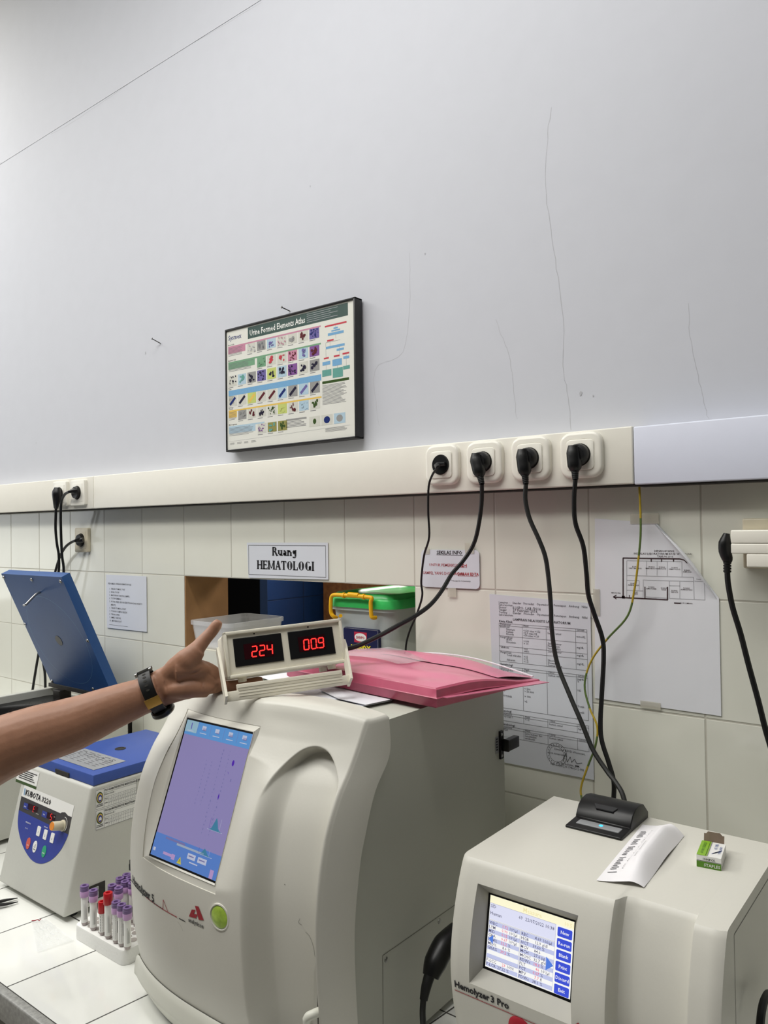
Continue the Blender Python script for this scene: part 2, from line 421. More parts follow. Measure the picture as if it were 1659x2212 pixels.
crack([(110, 290), (150, 268), (215, 225), (280, 180), (370, 118), (450, 75), (565, 5)], 0.0012)
# the wall with the window on the left, outside the picture
wl = MB().use('wall_paint')
wl.box(-3.2, -3.05, -4.6, -1.9, 0, 3.6).box(-3.2, -3.05, -0.45, 0.0, 0, 3.6).box(-3.2, -3.05, -1.9, -0.45, 0, 1.05).box(-3.2, -3.05, -1.9, -0.45, 3.15, 3.6)
st('wall_left', wl, smooth='flat')
wf = MB()
for a, b, c, d in ((-1.9, -1.84, 1.05, 3.15), (-0.51, -0.45, 1.05, 3.15), (-1.205, -1.145, 1.05, 3.15), (-1.9, -0.45, 1.05, 1.11), (-1.9, -0.45, 3.09, 3.15)):
    wf.box(-3.16, -3.10, a, b, c, d)
st('window_1', wf, 'socket_white')
# the room seen through the opening
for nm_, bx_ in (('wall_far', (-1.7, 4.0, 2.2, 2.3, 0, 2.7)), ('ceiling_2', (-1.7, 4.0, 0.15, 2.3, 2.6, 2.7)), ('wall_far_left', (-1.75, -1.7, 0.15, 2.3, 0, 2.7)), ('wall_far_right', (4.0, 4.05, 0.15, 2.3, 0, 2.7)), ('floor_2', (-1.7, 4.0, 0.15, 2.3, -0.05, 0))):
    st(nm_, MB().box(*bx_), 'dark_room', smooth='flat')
st('trim_1', MB().box(0.80, 1.60, 0.0, 0.42, 1.185, 1.21), 'wall_tiles', smooth='flat')
st('trim_2', MB().box(0.8004, 0.806, 0.0004, 0.152, 1.2102, 1.4098), 'wood_panel', smooth='flat')
tag(MB().box(0.36, 0.40, 0.69, 1.058, 0.0, 2.0).build('tiled_pillar', 'blue_tiles', smooth='flat'), 'dark blue tiled pillar seen through the wall opening', 'pillar')
wc = thing('wooden_cabinet', 'brown wooden cupboard in the room behind the green lidded bin', 'cabinet', (0.72, 1.05, 0))
MB().rbox(0.45, 1.30, 0.95, 1.25, 0.0, 1.9, 0.004).build('body', 'wood_orange', wc)
MB().rbox(0.47, 0.86, 0.93, 0.95, 0.05, 1.85, 0.003).build('door', 'wood_orange', wc)

# ------------------------------------------------------------------ counter
ct = thing('lab_counter', 'white tiled laboratory counter along the wall with stone edge strip', 'counter', (1.4, -0.35, 0))
MB().box(-3.0, 3.4, -0.705, -0.001, CZ-0.04, CZ).build('tiled_top', 'counter_tiles', ct, smooth='flat')
MB().rbox(-3.0, 3.4, -0.722, -0.705, CZ-0.045, CZ+0.0005, 0.003).build('edge_strip', 'counter_edge', ct)
MB().box(-3.0, 3.4, -0.66, -0.001, 0.08, CZ-0.04).build('cabinet_base', 'cabinet_laminate', ct, smooth='flat')
MB().box(-3.0, 3.4, -0.62, -0.001, 0.0, 0.08).build('plinth', 'gap_dark', ct, smooth='flat')

# ------------------------------------------------------------------ cable trunking
def trunk(x0, x1, lab, m, y=-0.05, z0=1.6085, z1=1.7085):
    t = thing('cable_trunking', lab, 'cable trunking', ((x0+x1)/2, -0.001, z0), 'cable trunking along the wall')
    MB().rbox(x0, x1, y, y+0.012, z0, z1, 0.0025).build('cover', m, t)
    MB().box(x0, x1, y+0.012, -0.001, z0+0.0005, z1-0.001).build('channel', m, t, smooth='flat')
    MB().box(x0, x1, y+0.006, -0.001, z0-0.0028, z0+0.0003).build('gap_shade', 'gap_dark', t, smooth='flat')  # dark strip standing in for the shaded gap below the trunking
    return t
trunk(-3.0, 0.4215, 'left length of cream trunking carrying two flat square sockets', 'trunking_pvc')
trunk(0.4230, 2.1030, 'long cream trunking below the framed poster carrying four rounded sockets', 'trunking_pvc')
trunk(2.1045, 4.2, 'pale blue painted trunking at the right end of the row', 'wall_paint_gloss', z0=1.6068, z1=1.7070)

# ------------------------------------------------------------------ sockets
def plate(x, z, w_, h_, r, y0, steps):
    g = MB(); n = 32
    for d, ins in steps: g.v += [(x+a, y0-d, z+b) for a, b in rrect(w_-2*ins, h_-2*ins, max(.002, r-ins), 7)]
    n = len(rrect(1, 1, .1, 7)); m_ = len(steps)
    g.f = [(i*n+k, i*n+(k+1) % n, (i+1)*n+(k+1) % n, (i+1)*n+k) for i in range(m_-1) for k in range(n)]+[tuple(range((m_-1)*n, m_*n))]
    g.m = [0]*len(g.f); return g
def round_socket(x, z, lab):
    s = thing('wall_socket', lab, 'socket', (x, -0.05, z), 'rounded sockets on the trunking')
    plate(x, z, .0805, .0825, .021, -.0502, [(0, 0), (.006, 0), (.0085, .0008), (.0103, .0028), (.0110, .0060)]).build('frame', 'socket_white', s)
    plate(x, z, .0560, .0580, .010, -.0602, [(0, 0), (.0012, 0), (.0012, .0006), (.0003, .0008), (.0006, .0016), (.0026, .0020), (.0030, .0030)]).build('insert', 'socket_white', s)
    MB().lathe([(0.0205, 0), (0.0205, 0.0006)], (x, -0.0632, z), (0, -1, 0), 28).build('well', 'gap_dark', s)
    return s
SX = [1.7135, 1.8120, 1.9118, 2.0118]
round_socket(SX[0], 1.6645, 'rounded white socket first from the left with thin flat plug')
round_socket(SX[1], 1.6640, 'rounded white socket second from the left, straight above the small notice')
round_socket(SX[2], 1.6645, 'rounded white socket third from the left of the trunking row')
round_socket(SX[3], 1.6640, 'rounded white socket nearest the pale blue trunking')
def flat_socket(x, z, w_, h_, y, m, lab):
    s = thing('wall_socket', lab, 'socket', (x, y, z))
    plate(x, z, w_, h_, .005, y, [(0, 0), (.008, 0), (.0095, .0008), (.010, .0020)]).build('frame', m, s)
    plate(x, z, w_*.72, h_*.72, .003, y-.0099, [(0, 0), (.0006, .0002), (.0008, .0010)]).build('insert', m, s)
    MB().lathe([(0.0215, 0), (0.0215, 0.0008)], (x, y-0.0107, z), (0, -1, 0), 28).build('well', 'gap_dark', s)
    return s
flat_socket(0.242, 1.6600, 0.081, 0.080, -0.0502, 'socket_white', 'flat square white socket leftmost on the trunking')
flat_socket(0.348, 1.6600, 0.081, 0.080, -0.0502, 'socket_white', 'flat square white socket right of its twin on the trunking')
flat_socket(0.284, 1.5110, 0.078, 0.078, -0.0005, 'socket_beige', 'yellowed beige socket on the tiles above the open blue lid')

# ------------------------------------------------------------------ cables with plugs
def cable(name, lab, P, r, m='black_rubber', extra=None, cat='cable', n=8, group=None):
    t = thing(name, lab, cat, P[0], group)
    MB().tube(P, r, n, 6).build('cord', m, t)
    if extra: extra(t)
    return t
def yy(P, y0, y1=None, mid=None):
    """picture points on planes parallel to the wall, the distance running from y0 to y1"""
    n = len(P); ys = np.interp(np.linspace(0, 1, n), [0, 0.5, 1], [y0, (y0+(y1 if y1 is not None else y0))/2 if mid is None else mid, y1 if y1 is not None else y0])
    return [ony(u, v, y) for (u, v), y in zip(P, ys)]
def plug_down(x, y, z, to, t, big=1.0, lean=0.0):
    """round-faced mains plug in a socket at (x, y, z) whose cord leaves downward towards `to`"""
    to = np.array(to, float); o = np.array([x, y, z])
    MB().lathe([(0.0185*big, -0.002), (0.0195*big, 0.004), (0.0185*big, 0.012), (0.014*big, 0.018)], o, (0, -1, 0), 24).build('plug', 'black_plastic', t)
    c = o+np.array([-0.004, -0.014, 0.002])
    mid = c*0.45+to*0.55
    g = MB(); P = [c+np.array([0, 0, 0.013]), c, mid, to]
    g.tube([c+np.array([0, 0, 0.014]), c, c+(to-c)*0.5, c+(to-c)*0.68], [0.010*big, 0.0135*big, 0.0125*big, 0.0075*big], 10, 3).build('plug_grip', 'black_plastic', t)
    g = MB()
    for k in range(5):
        a = c+(to-c)*(0.68+0.065*k); b = c+(to-c)*(0.68+0.065*k+0.045)
        g.tube([a, b], 0.0066*big-0.0003*k, 10, 0)
    g.tube([c+(to-c)*0.66, to], 0.0045, 8, 0).build('strain_relief', 'black_rubber', t)

# thin cord from the first rounded socket
P = [(946, 1009), (934, 1026), (926, 1052), (925, 1105), (927, 1160), (916, 1200), (910, 1255), (912, 1288), (899, 1330), (886, 1360), (878, 1388), (876, 1412), (874, 1440)]
Pw = yy(P, -0.085, -0.02, -0.03)
def ex(t):
    x, z = SX[0], 1.6645
    MB().lathe([(0.0190, 0.0), (0.0190, 0.003)], (x+0.001, -0.0638, z), (0, -1, 0), 24).build('plug', 'black_plastic', t)
    MB().tube([(x+0.016, -0.071, z), (x, -0.074, z-0.001), Pw[0]], [0.006, 0.0075, 0.0045], 10, 4, flat=0.7).build('plug_grip', 'black_plastic', t)
    g = MB()
    for k, (u, v) in enumerate(((927, 1048), (926, 1058), (925, 1072))):
        c = ony(u, v, -0.06); g.tube([c+[-.004, 0, -.002], c+[.004, -.003, .002]], 0.0006, 5, 0)
    g.build('twist_tie', 'steel', t)
cable('mains_cable', 'thin black cord hanging from the leftmost rounded socket past the small notice', Pw, 0.0023, extra=ex, cat='power cord')
# cord to the meter
P = [(1041, 1046), (1040, 1090), (1032, 1145), (1021, 1180), (1000, 1212), (976, 1240), (955, 1275), (930, 1306), (896, 1331), (860, 1351), (820, 1373), (770, 1396), (735, 1404)]
ys = [-.085, -.075, -.07, -.07, -.08, -.10, -.14, -.18, -.22, -.26, -.29, -.315, -.33]
Pw = [ony(u, v, y) for (u, v), y in zip(P, ys)]
cable('mains_cable', 'thick black cord swinging left from the second rounded socket to the red display meter', Pw, 0.0042, extra=lambda t: plug_down(SX[1], -0.0640, 1.664, Pw[0], t), cat='power cord')
P = [(1136, 1046), (1135, 1080), (1144, 1120), (1164, 1165), (1178, 1203), (1185, 1250), (1190, 1310), (1192, 1360), (1203, 1430), (1230, 1500), (1256, 1560), (1281, 1620), (1312, 1667), (1330, 1690), (1345, 1716), (1352, 1752), (1353, 1800)]
Pw3 = yy(P, -0.085, -0.12, -0.05)
cable('mains_cable', 'dusty black cord from the third rounded socket, crossing the critical values list', Pw3, 0.0043, 'cable_grey_black', lambda t: plug_down(SX[2], -0.0640, 1.6645, Pw3[0], t), 'power cord')
P = [(1243, 1036), (1240, 1080), (1243, 1130), (1260, 1180), (1267, 1240), (1271, 1285), (1285, 1330), (1301, 1378), (1304, 1420), (1300, 1500), (1297, 1560), (1300, 1600), (1315, 1648), (1326, 1690), (1325, 1740), (1325, 1800)]
Pw4 = yy(P, -0.085, -0.085, -0.04)
cable('mains_cable', 'black cord hanging from the rounded socket nearest the pale blue trunking', Pw4, 0.0043, 'black_rubber', lambda t: plug_down(SX[3], -0.0640, 1.664, Pw4[0], t), 'power cord')
# earth wire, striped
P = [(1381, 1052), (1383, 1090), (1384, 1150), (1380, 1200), (1371, 1270), (1356, 1330), (1312, 1380), (1277, 1428), (1263, 1480), (1274, 1530), (1290, 1570), (1286, 1612), (1270, 1655), (1255, 1702), (1258, 1735), (1262, 1790)]
Pe = catmull(yy(P, -0.03, -0.09, -0.022), 6)
ew = thing('earth_wire', 'thin yellow and green earth wire hanging over the floor plan sheet', 'wire', Pe[0])
seg = 9
for i in range(0, len(Pe)-1, seg):
    MB().tube(Pe[i:i+seg+1], 0.0019, 7, 0).build('wire_sleeve', 'wire_yellow' if (i//seg) % 2 == 0 else 'wire_green', ew)
# right edge: adapter block in a beige socket, with its plug and cord
bs = thing('wall_socket', 'beige wall socket plate behind the white adapter block', 'socket', (2.31, 0, 1.49))
MB().rbox(2.2670, 2.352, -0.012, -0.0005, 1.465, 1.546, 0.003).build('frame', 'socket_beige', bs)
ad = thing('plug_adapter', 'white block adapter plugged into the beige socket at the right edge', 'adapter', (2.31, -0.04, 1.48))
MB().rbox(2.2610, 2.40, -0.060, -0.014, 1.5065, 1.5275, 0.002, edges=lambda e: True).rbox(2.2610, 2.40, -0.060, -0.014, 1.4905, 1.5060, 0.0015).build('body', 'socket_white', ad)
MB().rbox(2.2835, 2.40, -0.060, -0.014, 1.4695, 1.4902, 0.002).build('lower_block', 'socket_white', ad)
P = [(1571, 1238), (1573, 1262), (1582, 1310), (1600, 1370), (1618, 1440), (1637, 1510), (1652, 1570), (1662, 1605), (1685, 1680)]
Pw = yy(P, -0.045, -0.05)
def ex(t):
    a = ony(1565, 1157, -0.04); b = Pw[0]
    MB().tube([ony(1570, 1152, -.04), ony(1566, 1172, -.04), ony(1566, 1190, -.04), ony(1571, 1207, -.042), ony(1571, 1214, -.043)], [0.0048, 0.0100, 0.0100, 0.0085, 0.0068], 10, 3).build('plug', 'black_plastic', t)
    g = MB()
    for k in range(4): g.tube([ony(1571, 1214+6*k, -.0435), ony(1571, 1218+6*k, -.0435)], 0.0062, 10, 0)
    g.tube([ony(1571, 1212, -.0435), Pw[0]], 0.0048, 10, 0).build('strain_relief', 'black_rubber', t)
cable('mains_cable', 'black cord from the white adapter block at the right edge', Pw, 0.0045, extra=ex, cat='power cord')
# left: cords behind the open lid
P1 = [(121, 1097), (120, 1140), (123, 1175), (127, 1200), (126, 1240), (112, 1300), (90, 1380), (82, 1420), (76, 1455), (69, 1500), (62, 1550)]
Pw = yy(P1, -0.07, -0.03, -0.028)
def ex(t):
    o = np.array([0.234, -0.0612, 1.6600])
    MB().lathe([(0.0180, -0.0004), (0.0195, 0.004), (0.018, 0.010)], o, (0, -1, 0), 22).build('plug', 'black_plastic', t)
    MB().tube([ony(124, 1054, -.075), ony(123, 1068, -.077), ony(122, 1083, -.075), Pw[0]], [0.010, 0.015, 0.011, 0.007], 10, 3).build('plug_grip', 'black_plastic', t)
cable('mains_cable', 'black cord from the leftmost flat socket running behind the open blue lid', Pw, 0.0042, extra=ex, cat='power cord')
P2 = [(150, 1062), (140, 1068), (133, 1082), (131, 1110), (132, 1160), (134, 1200), (137, 1243), (120, 1330), (96, 1400), (93, 1425), (97, 1455), (98, 1490), (97, 1540)]
Pw = yy(P2, -0.090, -0.045, -0.040)
def ex(t):
    o = np.array([0.348, -0.0612, 1.6600])
    MB().lathe([(0.0190, -0.0004), (0.0195, 0.003), (0.018, 0.009)], o, (0, -1, 0), 22).build('plug', 'black_plastic', t)
    MB().tube([ony(167, 1059, -.072), ony(160, 1060, -.08), Pw[0]], [0.009, 0.0085, 0.005], 10, 3).build('plug_grip', 'black_plastic', t)
cable('mains_cable', 'black cord looping out of the right one of the two flat sockets', Pw, 0.0042, extra=ex, cat='power cord')
P3 = [(163, 1168), (155, 1171), (142, 1181), (131, 1199), (123, 1222), (117, 1246), (108, 1290), (104, 1330), (100, 1380)]
Pw = yy(P3, -0.045, -0.018, -0.02)
def ex(t):
    o = np.array([0.284, -0.0114, 1.5110])
    MB().lathe([(0.0190, -0.0004), (0.0195, 0.003), (0.018, 0.009)], o, (0, -1, 0), 22).build('plug', 'black_plastic', t)
    MB().tube([ony(180, 1166, -.022), ony(172, 1167, -.03), Pw[0]], [0.009, 0.008, 0.005], 10, 3).build('plug_grip', 'black_plastic', t)
cable('mains_cable', 'short black cord from the yellowed beige wall socket', Pw, 0.0042, extra=ex, cat='power cord')

# ------------------------------------------------------------------ nails
def nail(u, v, du, dv, lab):
    t = thing('nail', lab, 'nail', ony(u+du, v+dv, -0.001), 'bare nails in the upper wall')
    a = ony(u+du, v+dv, -0.001); h = ony(u, v, -0.022)
    MB().tube([a, h], 0.0013, 8, 0).build('shank', 'dark_steel', t)
    MB().tube([h, h+(h-a)/np.linalg.norm(h-a)*0.0015], 0.0032, 10, 0).build('head', 'dark_steel', t)
nail(609, 664, 17, 8, 'dark nail poking out just above the framed poster')
nail(329, 732, 18, 10, 'dark nail alone in the bare wall left of the poster')
for k, (u, v, s_) in enumerate(((314, 762, .006), (1254, 850, .007), (1281, 855, .003), (670, 402, .003), (78, 957, .004), (918, 548, .003))):
    c = ony(u, v, -0.0006)
    MB().poly([c+np.array([s_*math.cos(a)*random.uniform(.25, .6), 0, s_*math.sin(a)*random.uniform(.5, 1)]) for a in np.linspace(0, 6, 9)]).build('stain', 'crack_line', wall, 'structure', smooth='flat')

# ------------------------------------------------------------------ framed poster
YP = -0.030
x0, z1 = ony(483, 713, YP)[[0, 2]]; x1 = ony(766, 639, YP)[0]; z0 = ony(771, 946, YP)[2]
x0b = ony(490, 980, YP)[0]; x0 = (x0+x0b)/2; x1 = (x1+ony(771, 946, YP)[0])/2
PW, PH = x1-x0, z1-z0
po = thing('framed_poster', 'black framed laboratory chart of urine elements hanging on the upper wall', 'poster', ((x0+x1)/2, -0.004, z0))
g = MB()
for a, b, c, d in ((x0, x1, z1-.005, z1), (x0, x1, z0, z0+.005), (x0, x0+.003, z0, z1), (x1-.006, x1, z0, z1)): g.rbox(a, b, YP, -0.004, c, d, 0.0015, 2)
g.box(x0+.003, x1-.003, -0.010, -0.006, z0+.003, z1-.003).build('frame', 'frame_black', po)
MB().box(x0+.003, x1-.006, YP+.004, YP+.008, z0+.004, z1-.004).build('print_sheet', 'poster_white', po, smooth='flat')
pg = Page((x0, YP+.004, z1), (1, 0, 0), (0, 0, -1), (0, -1, 0), .00010)
W_, H_ = PW, PH
def PX(a): return a*W_
def PY(a): return a*H_
pg.rect(PX(.19), PY(.025), PX(.755), PY(.092), 'p_slate')
pg.lv = 2
pg.text('Urine Formed Elements Atlas', PX(.205), PY(.096), .0215, 'label_white', 0.012, sx=.76)
pg.text('Sysmex', PX(.022), PY(.093), .0180, 'p_navy', 0.014, sx=.92)
for k in range(5): pg.rect(PX(.655), PY(.036+.015*k), PX(.17 if k % 2 else .22), PY(.0030), 'ink_faint')
rows = [(.155, 'p_pink', [('p_pale', 'ink_faint'), ('p_grey', 'ink_grey'), ('p_sky', 'p_violet'), ('p_pale', 'p_pink'), ('p_pale', 'p_grey'), ('p_pale', 'p_maroon'), ('p_violet', 'p_navy')], 2, .075),
        (.283, 'p_green', [('p_green', 'p_green'), ('p_pale', 'p_redp'), ('p_pale', 'p_redp'), ('p_pink', 'p_maroon'), ('p_sky', 'p_violet'), ('p_plum', 'p_maroon')], 3, .078),
        (.385, None, [('p_pale', 'p_dark'), ('p_sky', 'p_teal'), ('p_grey', 'p_dark'), ('p_violet', 'p_dark'), ('p_lime', 'p_dark'), ('p_sky', 'p_dark'), ('p_plum', 'p_dark'), ('p_pale', 'p_dark'), ('p_grey', 'p_dark')], 0, .085),
        (.548, 'p_blue', [('p_pale', 'p_navy'), ('p_pale', 'p_dark'), ('p_lime', 'p_yellow'), ('p_pale', 'p_maroon'), ('p_pale', 'p_maroon'), ('p_sky', 'p_navy'), ('p_grey', 'p_dark'), ('p_sky', 'p_violet'), ('p_grey', 'p_dark')], 0, .085),
        (.676, 'p_yellow', [('p_grey', 'p_grey'), ('p_pale', 'p_maroon'), ('p_pale', 'p_dark'), ('p_pale', 'p_dkgreen'), ('p_lime', 'p_lime'), ('p_pale', 'p_maroon'), ('p_sky', 'p_sky'), ('p_pale', 'p_dkgreen')], 1, .075),
        (.805, 'p_sky', [('p_pale', 'p_plum'), ('p_olive', 'p_teal'), ('p_olive', 'p_dkgreen')], 3, .075)]
pr = random.Random(11)
for yt, band, pics, skip, hh in rows:
    pg.lv = 1
    if band: pg.rect(PX(.02), PY(yt-(.045 if band == 'p_blue' else .012)), PX(.735 if band != 'p_sky' else .30), PY(.012 if band != 'p_blue' else .045), band)
    if band:
        pg.rect(PX(.02), PY(yt), PX(.078*skip-.008 if skip else .06), PY(.05), band)
        pg.lv = 2
        pg.fuzz(PX(.024), PY(yt+.004), PX(max(.06, .075*skip)-.014), PY(.07), 7, 'ink_grey', .3)
        pg.text({'p_pink': 'Blood Cells', 'p_green': 'Epithelial Cells', 'p_blue': 'Casts', 'p_yellow': 'Crystals', 'p_sky': 'Microorganisms'}[band], PX(.02), PY(yt-.018 if band != 'p_blue' else yt-.05), .0050, 'ink', .01)
    cw = .735/9.0
    n0 = 9-len(pics) if band != 'p_sky' else 3
    for k, (bg, fg) in enumerate(pics):
        xx = .02+cw*(k+n0); pg.lv = 2
        pg.rect(PX(xx), PY(yt), PX(cw*.86), PY(hh), bg); pg.lv = 3
        if band == 'p_blue':
            ang = .5; L_ = cw*.36
            pg.line(PX(xx+cw*.43-L_*.8), PY(yt+hh*.85), PX(xx+cw*.43+L_*.8), PY(yt+hh*.2), PX(.016), fg)
        elif k % 3 == 0:
            for q in range(14):
                pg.lv += 1; a, b = xx+cw*(.08+.70*pr.random()), yt+hh*(.08+.82*pr.random()); pg.disc(PX(a), PY(b), PX(.0045*pr.uniform(.5, 1.3)), PY(.007*pr.uniform(.5, 1.2)), fg, 7)
        else:
            a, b = xx+cw*.42, yt+hh*.5
            for q in range(7):
                pg.lv += 1; pg.disc(PX(a+pr.uniform(-.017, .017)), PY(b+pr.uniform(-.024, .024)), PX(.009*pr.uniform(.4, 1.3)), PY(.012*pr.uniform(.4, 1.3)), fg, 7)
        pg.lv = 2; pg.rect(PX(xx), PY(yt+hh+.008), PX(cw*.5), PY(.004), 'ink_grey')
pg.lv = 1
pg.rect(PX(.49), PY(.800), PX(.155), PY(.014), 'p_grey'); pg.lv = 2; pg.fuzz(PX(.49), PY(.820), PX(.155), PY(.05), 5, 'ink_grey', .35)
for k, (bg, fg) in enumerate((('p_pale', 'p_dkgreen'), ('p_pale', 'p_navy'), ('p_sky', 'p_grey'))):
    pg.lv = 2; pg.rect(PX(.665+.088*k), PY(.805), PX(.078), PY(.075), bg); pg.lv = 3; pg.disc(PX(.704+.088*k), PY(.842), PX(.012 if k == 0 else .022), PY(.02 if k == 0 else .026), fg, 14)
# flow chart on the right
FLOW = lambda q: .155+(q-.185)*.86
PYo = PY
def PY(q): return PYo(FLOW(q)) if .18 < q < .90 else PYo(q*.86 if q < .18 else q)
pg.lv = 2
pg.rect(PX(.785), PY(.185), PX(.15), PY(.014), 'p_redp')
for a, b, c, d, m_ in ((.845, .215, .03, .013, 'p_blue'), (.83, .235, .06, .012, 'p_blue'), (.805, .255, .11, .022, 'p_blue'), (.80, .31, .045, .014, 'p_redp'), (.79, .365, .13, .02, 'p_blue'), (.865, .40, .05, .018, 'p_blue'),
                       (.775, .455, .035, .014, 'p_redp'), (.845, .452, .04, .014, 'p_redp'), (.905, .445, .045, .014, 'p_redp'), (.765, .49, .055, .03, 'p_blue'), (.835, .485, .065, .055, 'p_blue'), (.91, .475, .04, .022, 'p_blue'),
                       (.762, .56, .065, .055, 'p_teal'), (.836, .56, .07, .08, 'p_teal'), (.908, .555, .045, .03, 'p_teal')):
    pg.rect(PX(a), PY(b), PX(c), PY(d), m_)
for a, b, c, d in ((.86, .20, .86, .31), (.82, .31, .82, .365), (.79, .33, .89, .33), (.885, .385, .885, .45), (.79, .33, .79, .455), (.79, .505, .79, .56), (.868, .54, .868, .56), (.93, .45, .93, .555)):
    pg.lv = 1; pg.line(PX(a), PY(b), PX(c), PY(d), .0006, 'ink_grey')
pg.lv = 2; pg.rect(PX(.762), PY(.655), PX(.185), PY(.022), 'p_dkgreen')
pg.fuzz(PX(.762), PY(.69), PX(.17), PY(.17), 17, 'ink_grey', .32)
PY = PYo
pg.line(PX(.02), PY(.918), PX(.95), PY(.900), .0004, 'ink_faint')
for k in range(4): pg.fuzz(PX(.03+.06*k), PY(.930), PX(.045), PY(.018), 3, 'ink_grey', .3)
pg.fuzz(PX(.78), PY(.905), PX(.15), PY(.03), 5, 'ink_grey', .3)
pg.build('printed_chart', po)

# ------------------------------------------------------------------ notices on the tiles
def sheet(name, lab, cat, pts, y=-0.0022, m='paper', th=0.0012, sag=0.0):
    P = [np.array([a, y, b]) for a, b in pts]
    t = thing(name, lab, cat, (sum(p[0] for p in P)/len(P), -0.0004, min(p[2] for p in P)))
    MB().prism([(a, b) for a, b in pts], y+th, y, lambda a, b, d: (a, d, b)).build('sheet', m, t, smooth='flat')
    return t
def wall_page(px4, y):
    A, B, C_, D = [ony(u, v, y) for u, v in px4]
    return A, B, C_, D
# slab letters for the room sign, drawn as strokes with serifs
GL = {'H': (.82, [('v', .16, 0, 1), ('v', .66, 0, 1), ('h', .16, .66, .5)], [(.16, 0), (.16, 1), (.66, 0), (.66, 1)]),
      'E': (.70, [('v', .16, 0, 1), ('h', .05, .62, 1), ('h', .16, .5, .52), ('h', .05, .64, 0), ('t', .60, .76, 1), ('t', .62, 0, .26), ('t', .47, .40, .64)], [(.16, 0), (.16, 1)]),
      'M': (.98, [('v', .15, 0, 1), ('v', .83, 0, 1), ('d', .17, 1, .48, .12), ('d', .81, 1, .50, .12)], [(.15, 0), (.15, 1), (.83, 0), (.83, 1)]),
      'A': (.80, [('d', .13, 0, .40, 1), ('w', .66, 0, .40, 1), ('h', .24, .56, .32)], [(.13, 0), (.66, 0)]),
      'T': (.74, [('v', .37, 0, 1), ('h', .05, .69, 1), ('t', .06, .74, 1), ('t', .68, .74, 1)], [(.37, 0)]),
      'L': (.66, [('v', .16, 0, 1), ('h', .05, .60, 0), ('t', .58, 0, .32)], [(.16, 0), (.16, 1)]),
      'I': (.40, [('v', .20, 0, 1)], [(.20, 0), (.20, 1)]),
      'O': (.84, [('o', .42, .5, .36, .5, 0, 360)], []),
      'G': (.84, [('o', .43, .5, .36, .5, 48, 345), ('v', .70, .02, .44), ('h', .54, .80, .44)], []),
      'R': (.82, [('v', .16, 0, 1), ('h', .05, .45, 1), ('o', .42, .76, .24, .24, -90, 90), ('h', .16, .45, .52), ('w', .72, 0, .40, .54)], [(.16, 0), (.76, 0)]),
      'u': (.72, [('v', .17, .2, .66), ('v', .56, 0, .66), ('o', .365, .24, .195, .24, 180, 360)], [(.15, .66), (.54, .66), (.60, 0)]),
      'a': (.62, [('v', .44, .05, .5), ('o', .28, .47, .17, .19, 0, 165), ('o', .26, .20, .19, .20, 0, 360)], [(.50, 0)]),
      'n': (.72, [('v', .17, 0, .66), ('v', .56, 0, .46), ('o', .365, .43, .195, .23, 0, 180)], [(.17, 0), (.56, 0), (.14, .66)]),
      'g': (.68, [('o', .30, .43, .21, .23, 0, 360), ('v', .50, -.08, .62), ('o', .32, -.10, .25, .17, 180, 352), ('h', .46, .64, .63)], [])}
def slab(pg, txt, x, y, size, m, wd=.27, sx=1.0):
    for ch in txt:
        adv, st_, se = GL[ch]
        def L(x0_, y0_, x1_, y1_, t_): pg.line(x+x0_*size*sx, y-y0_*size, x+x1_*size*sx, y-y1_*size, t_*size, m)
        for s_ in st_:
            k = s_[0]
            if k == 'v': L(s_[1], s_[2], s_[1], s_[3], wd)
            elif k == 'h': L(s_[1], s_[3]+(-.045 if s_[3] == 1 else .045 if s_[3] == 0 else 0), s_[2], s_[3]+(-.045 if s_[3] == 1 else .045 if s_[3] == 0 else 0), .11)
            elif k == 't': L(s_[1], s_[2], s_[1], s_[3], .10)
            elif k == 'd': L(s_[1], s_[2], s_[3], s_[4], .11)
            elif k == 'w': L(s_[1], s_[2], s_[3], s_[4], wd)
            elif k == 'o':
                cx, cy, rx, ry, a0, a1 = s_[1:]; n = 18
                for q in range(n):
                    a, b = math.radians(a0+(a1-a0)*q/n), math.radians(a0+(a1-a0)*(q+1)/n)
                    ta, tb = [.07+(wd-.05)*abs(math.cos(c)) for c in (a, b)]
                    pts = []
                    for c, t_, sgn in ((a, ta, 1), (a, ta, -1), (b, tb, -1), (b, tb, 1)):
                        rX, rY = (rx+(0 if sgn > 0 else -t_)), (ry+(0 if sgn > 0 else -(.06+.02*abs(math.cos(c)))))
                        pts.append((x+(cx+rX*math.cos(c))*size*sx, y-(cy+rY*math.sin(c))*size))
                    pg.poly(pts, m)
        for a, b in se:
            L(a-.16, b+(.03 if b == 0 else -.03), a+.16, b+(.03 if b == 0 else -.03), .075)
        x += adv*size*sx
    return x
A, B, C_, D = wall_page([(533, 1172), (708, 1172), (709, 1252), (537, 1248)], -0.003)
sg = sheet('room_sign', 'small laminated white sign with two bold black words above the opening', 'sign', [(A[0], A[2]), (B[0], B[2]), (C_[0], C_[2]), (D[0], D[2])], -0.003, 'paper_sleeve')
sw = B[0]-A[0]; sh = A[2]-D[2]
pg = Page((A[0], -0.003, A[2]), (1, 0, 0), (0, 0, -1), (0, -1, 0))
pg.frame(.007, .007, sw-.014, sh-.016, .0012, 'ink_grey')
wR = slab(Page((0, 0, 0), (1, 0, 0), (0, 0, -1), (0, -1, 0)), 'Ruang', 0, 0, .0212, 'ink', sx=1.15); wH = slab(Page((0, 0, 0), (1, 0, 0), (0, 0, -1), (0, -1, 0)), 'HEMATOLOGI', 0, 0, .0218, 'ink', sx=1.22)
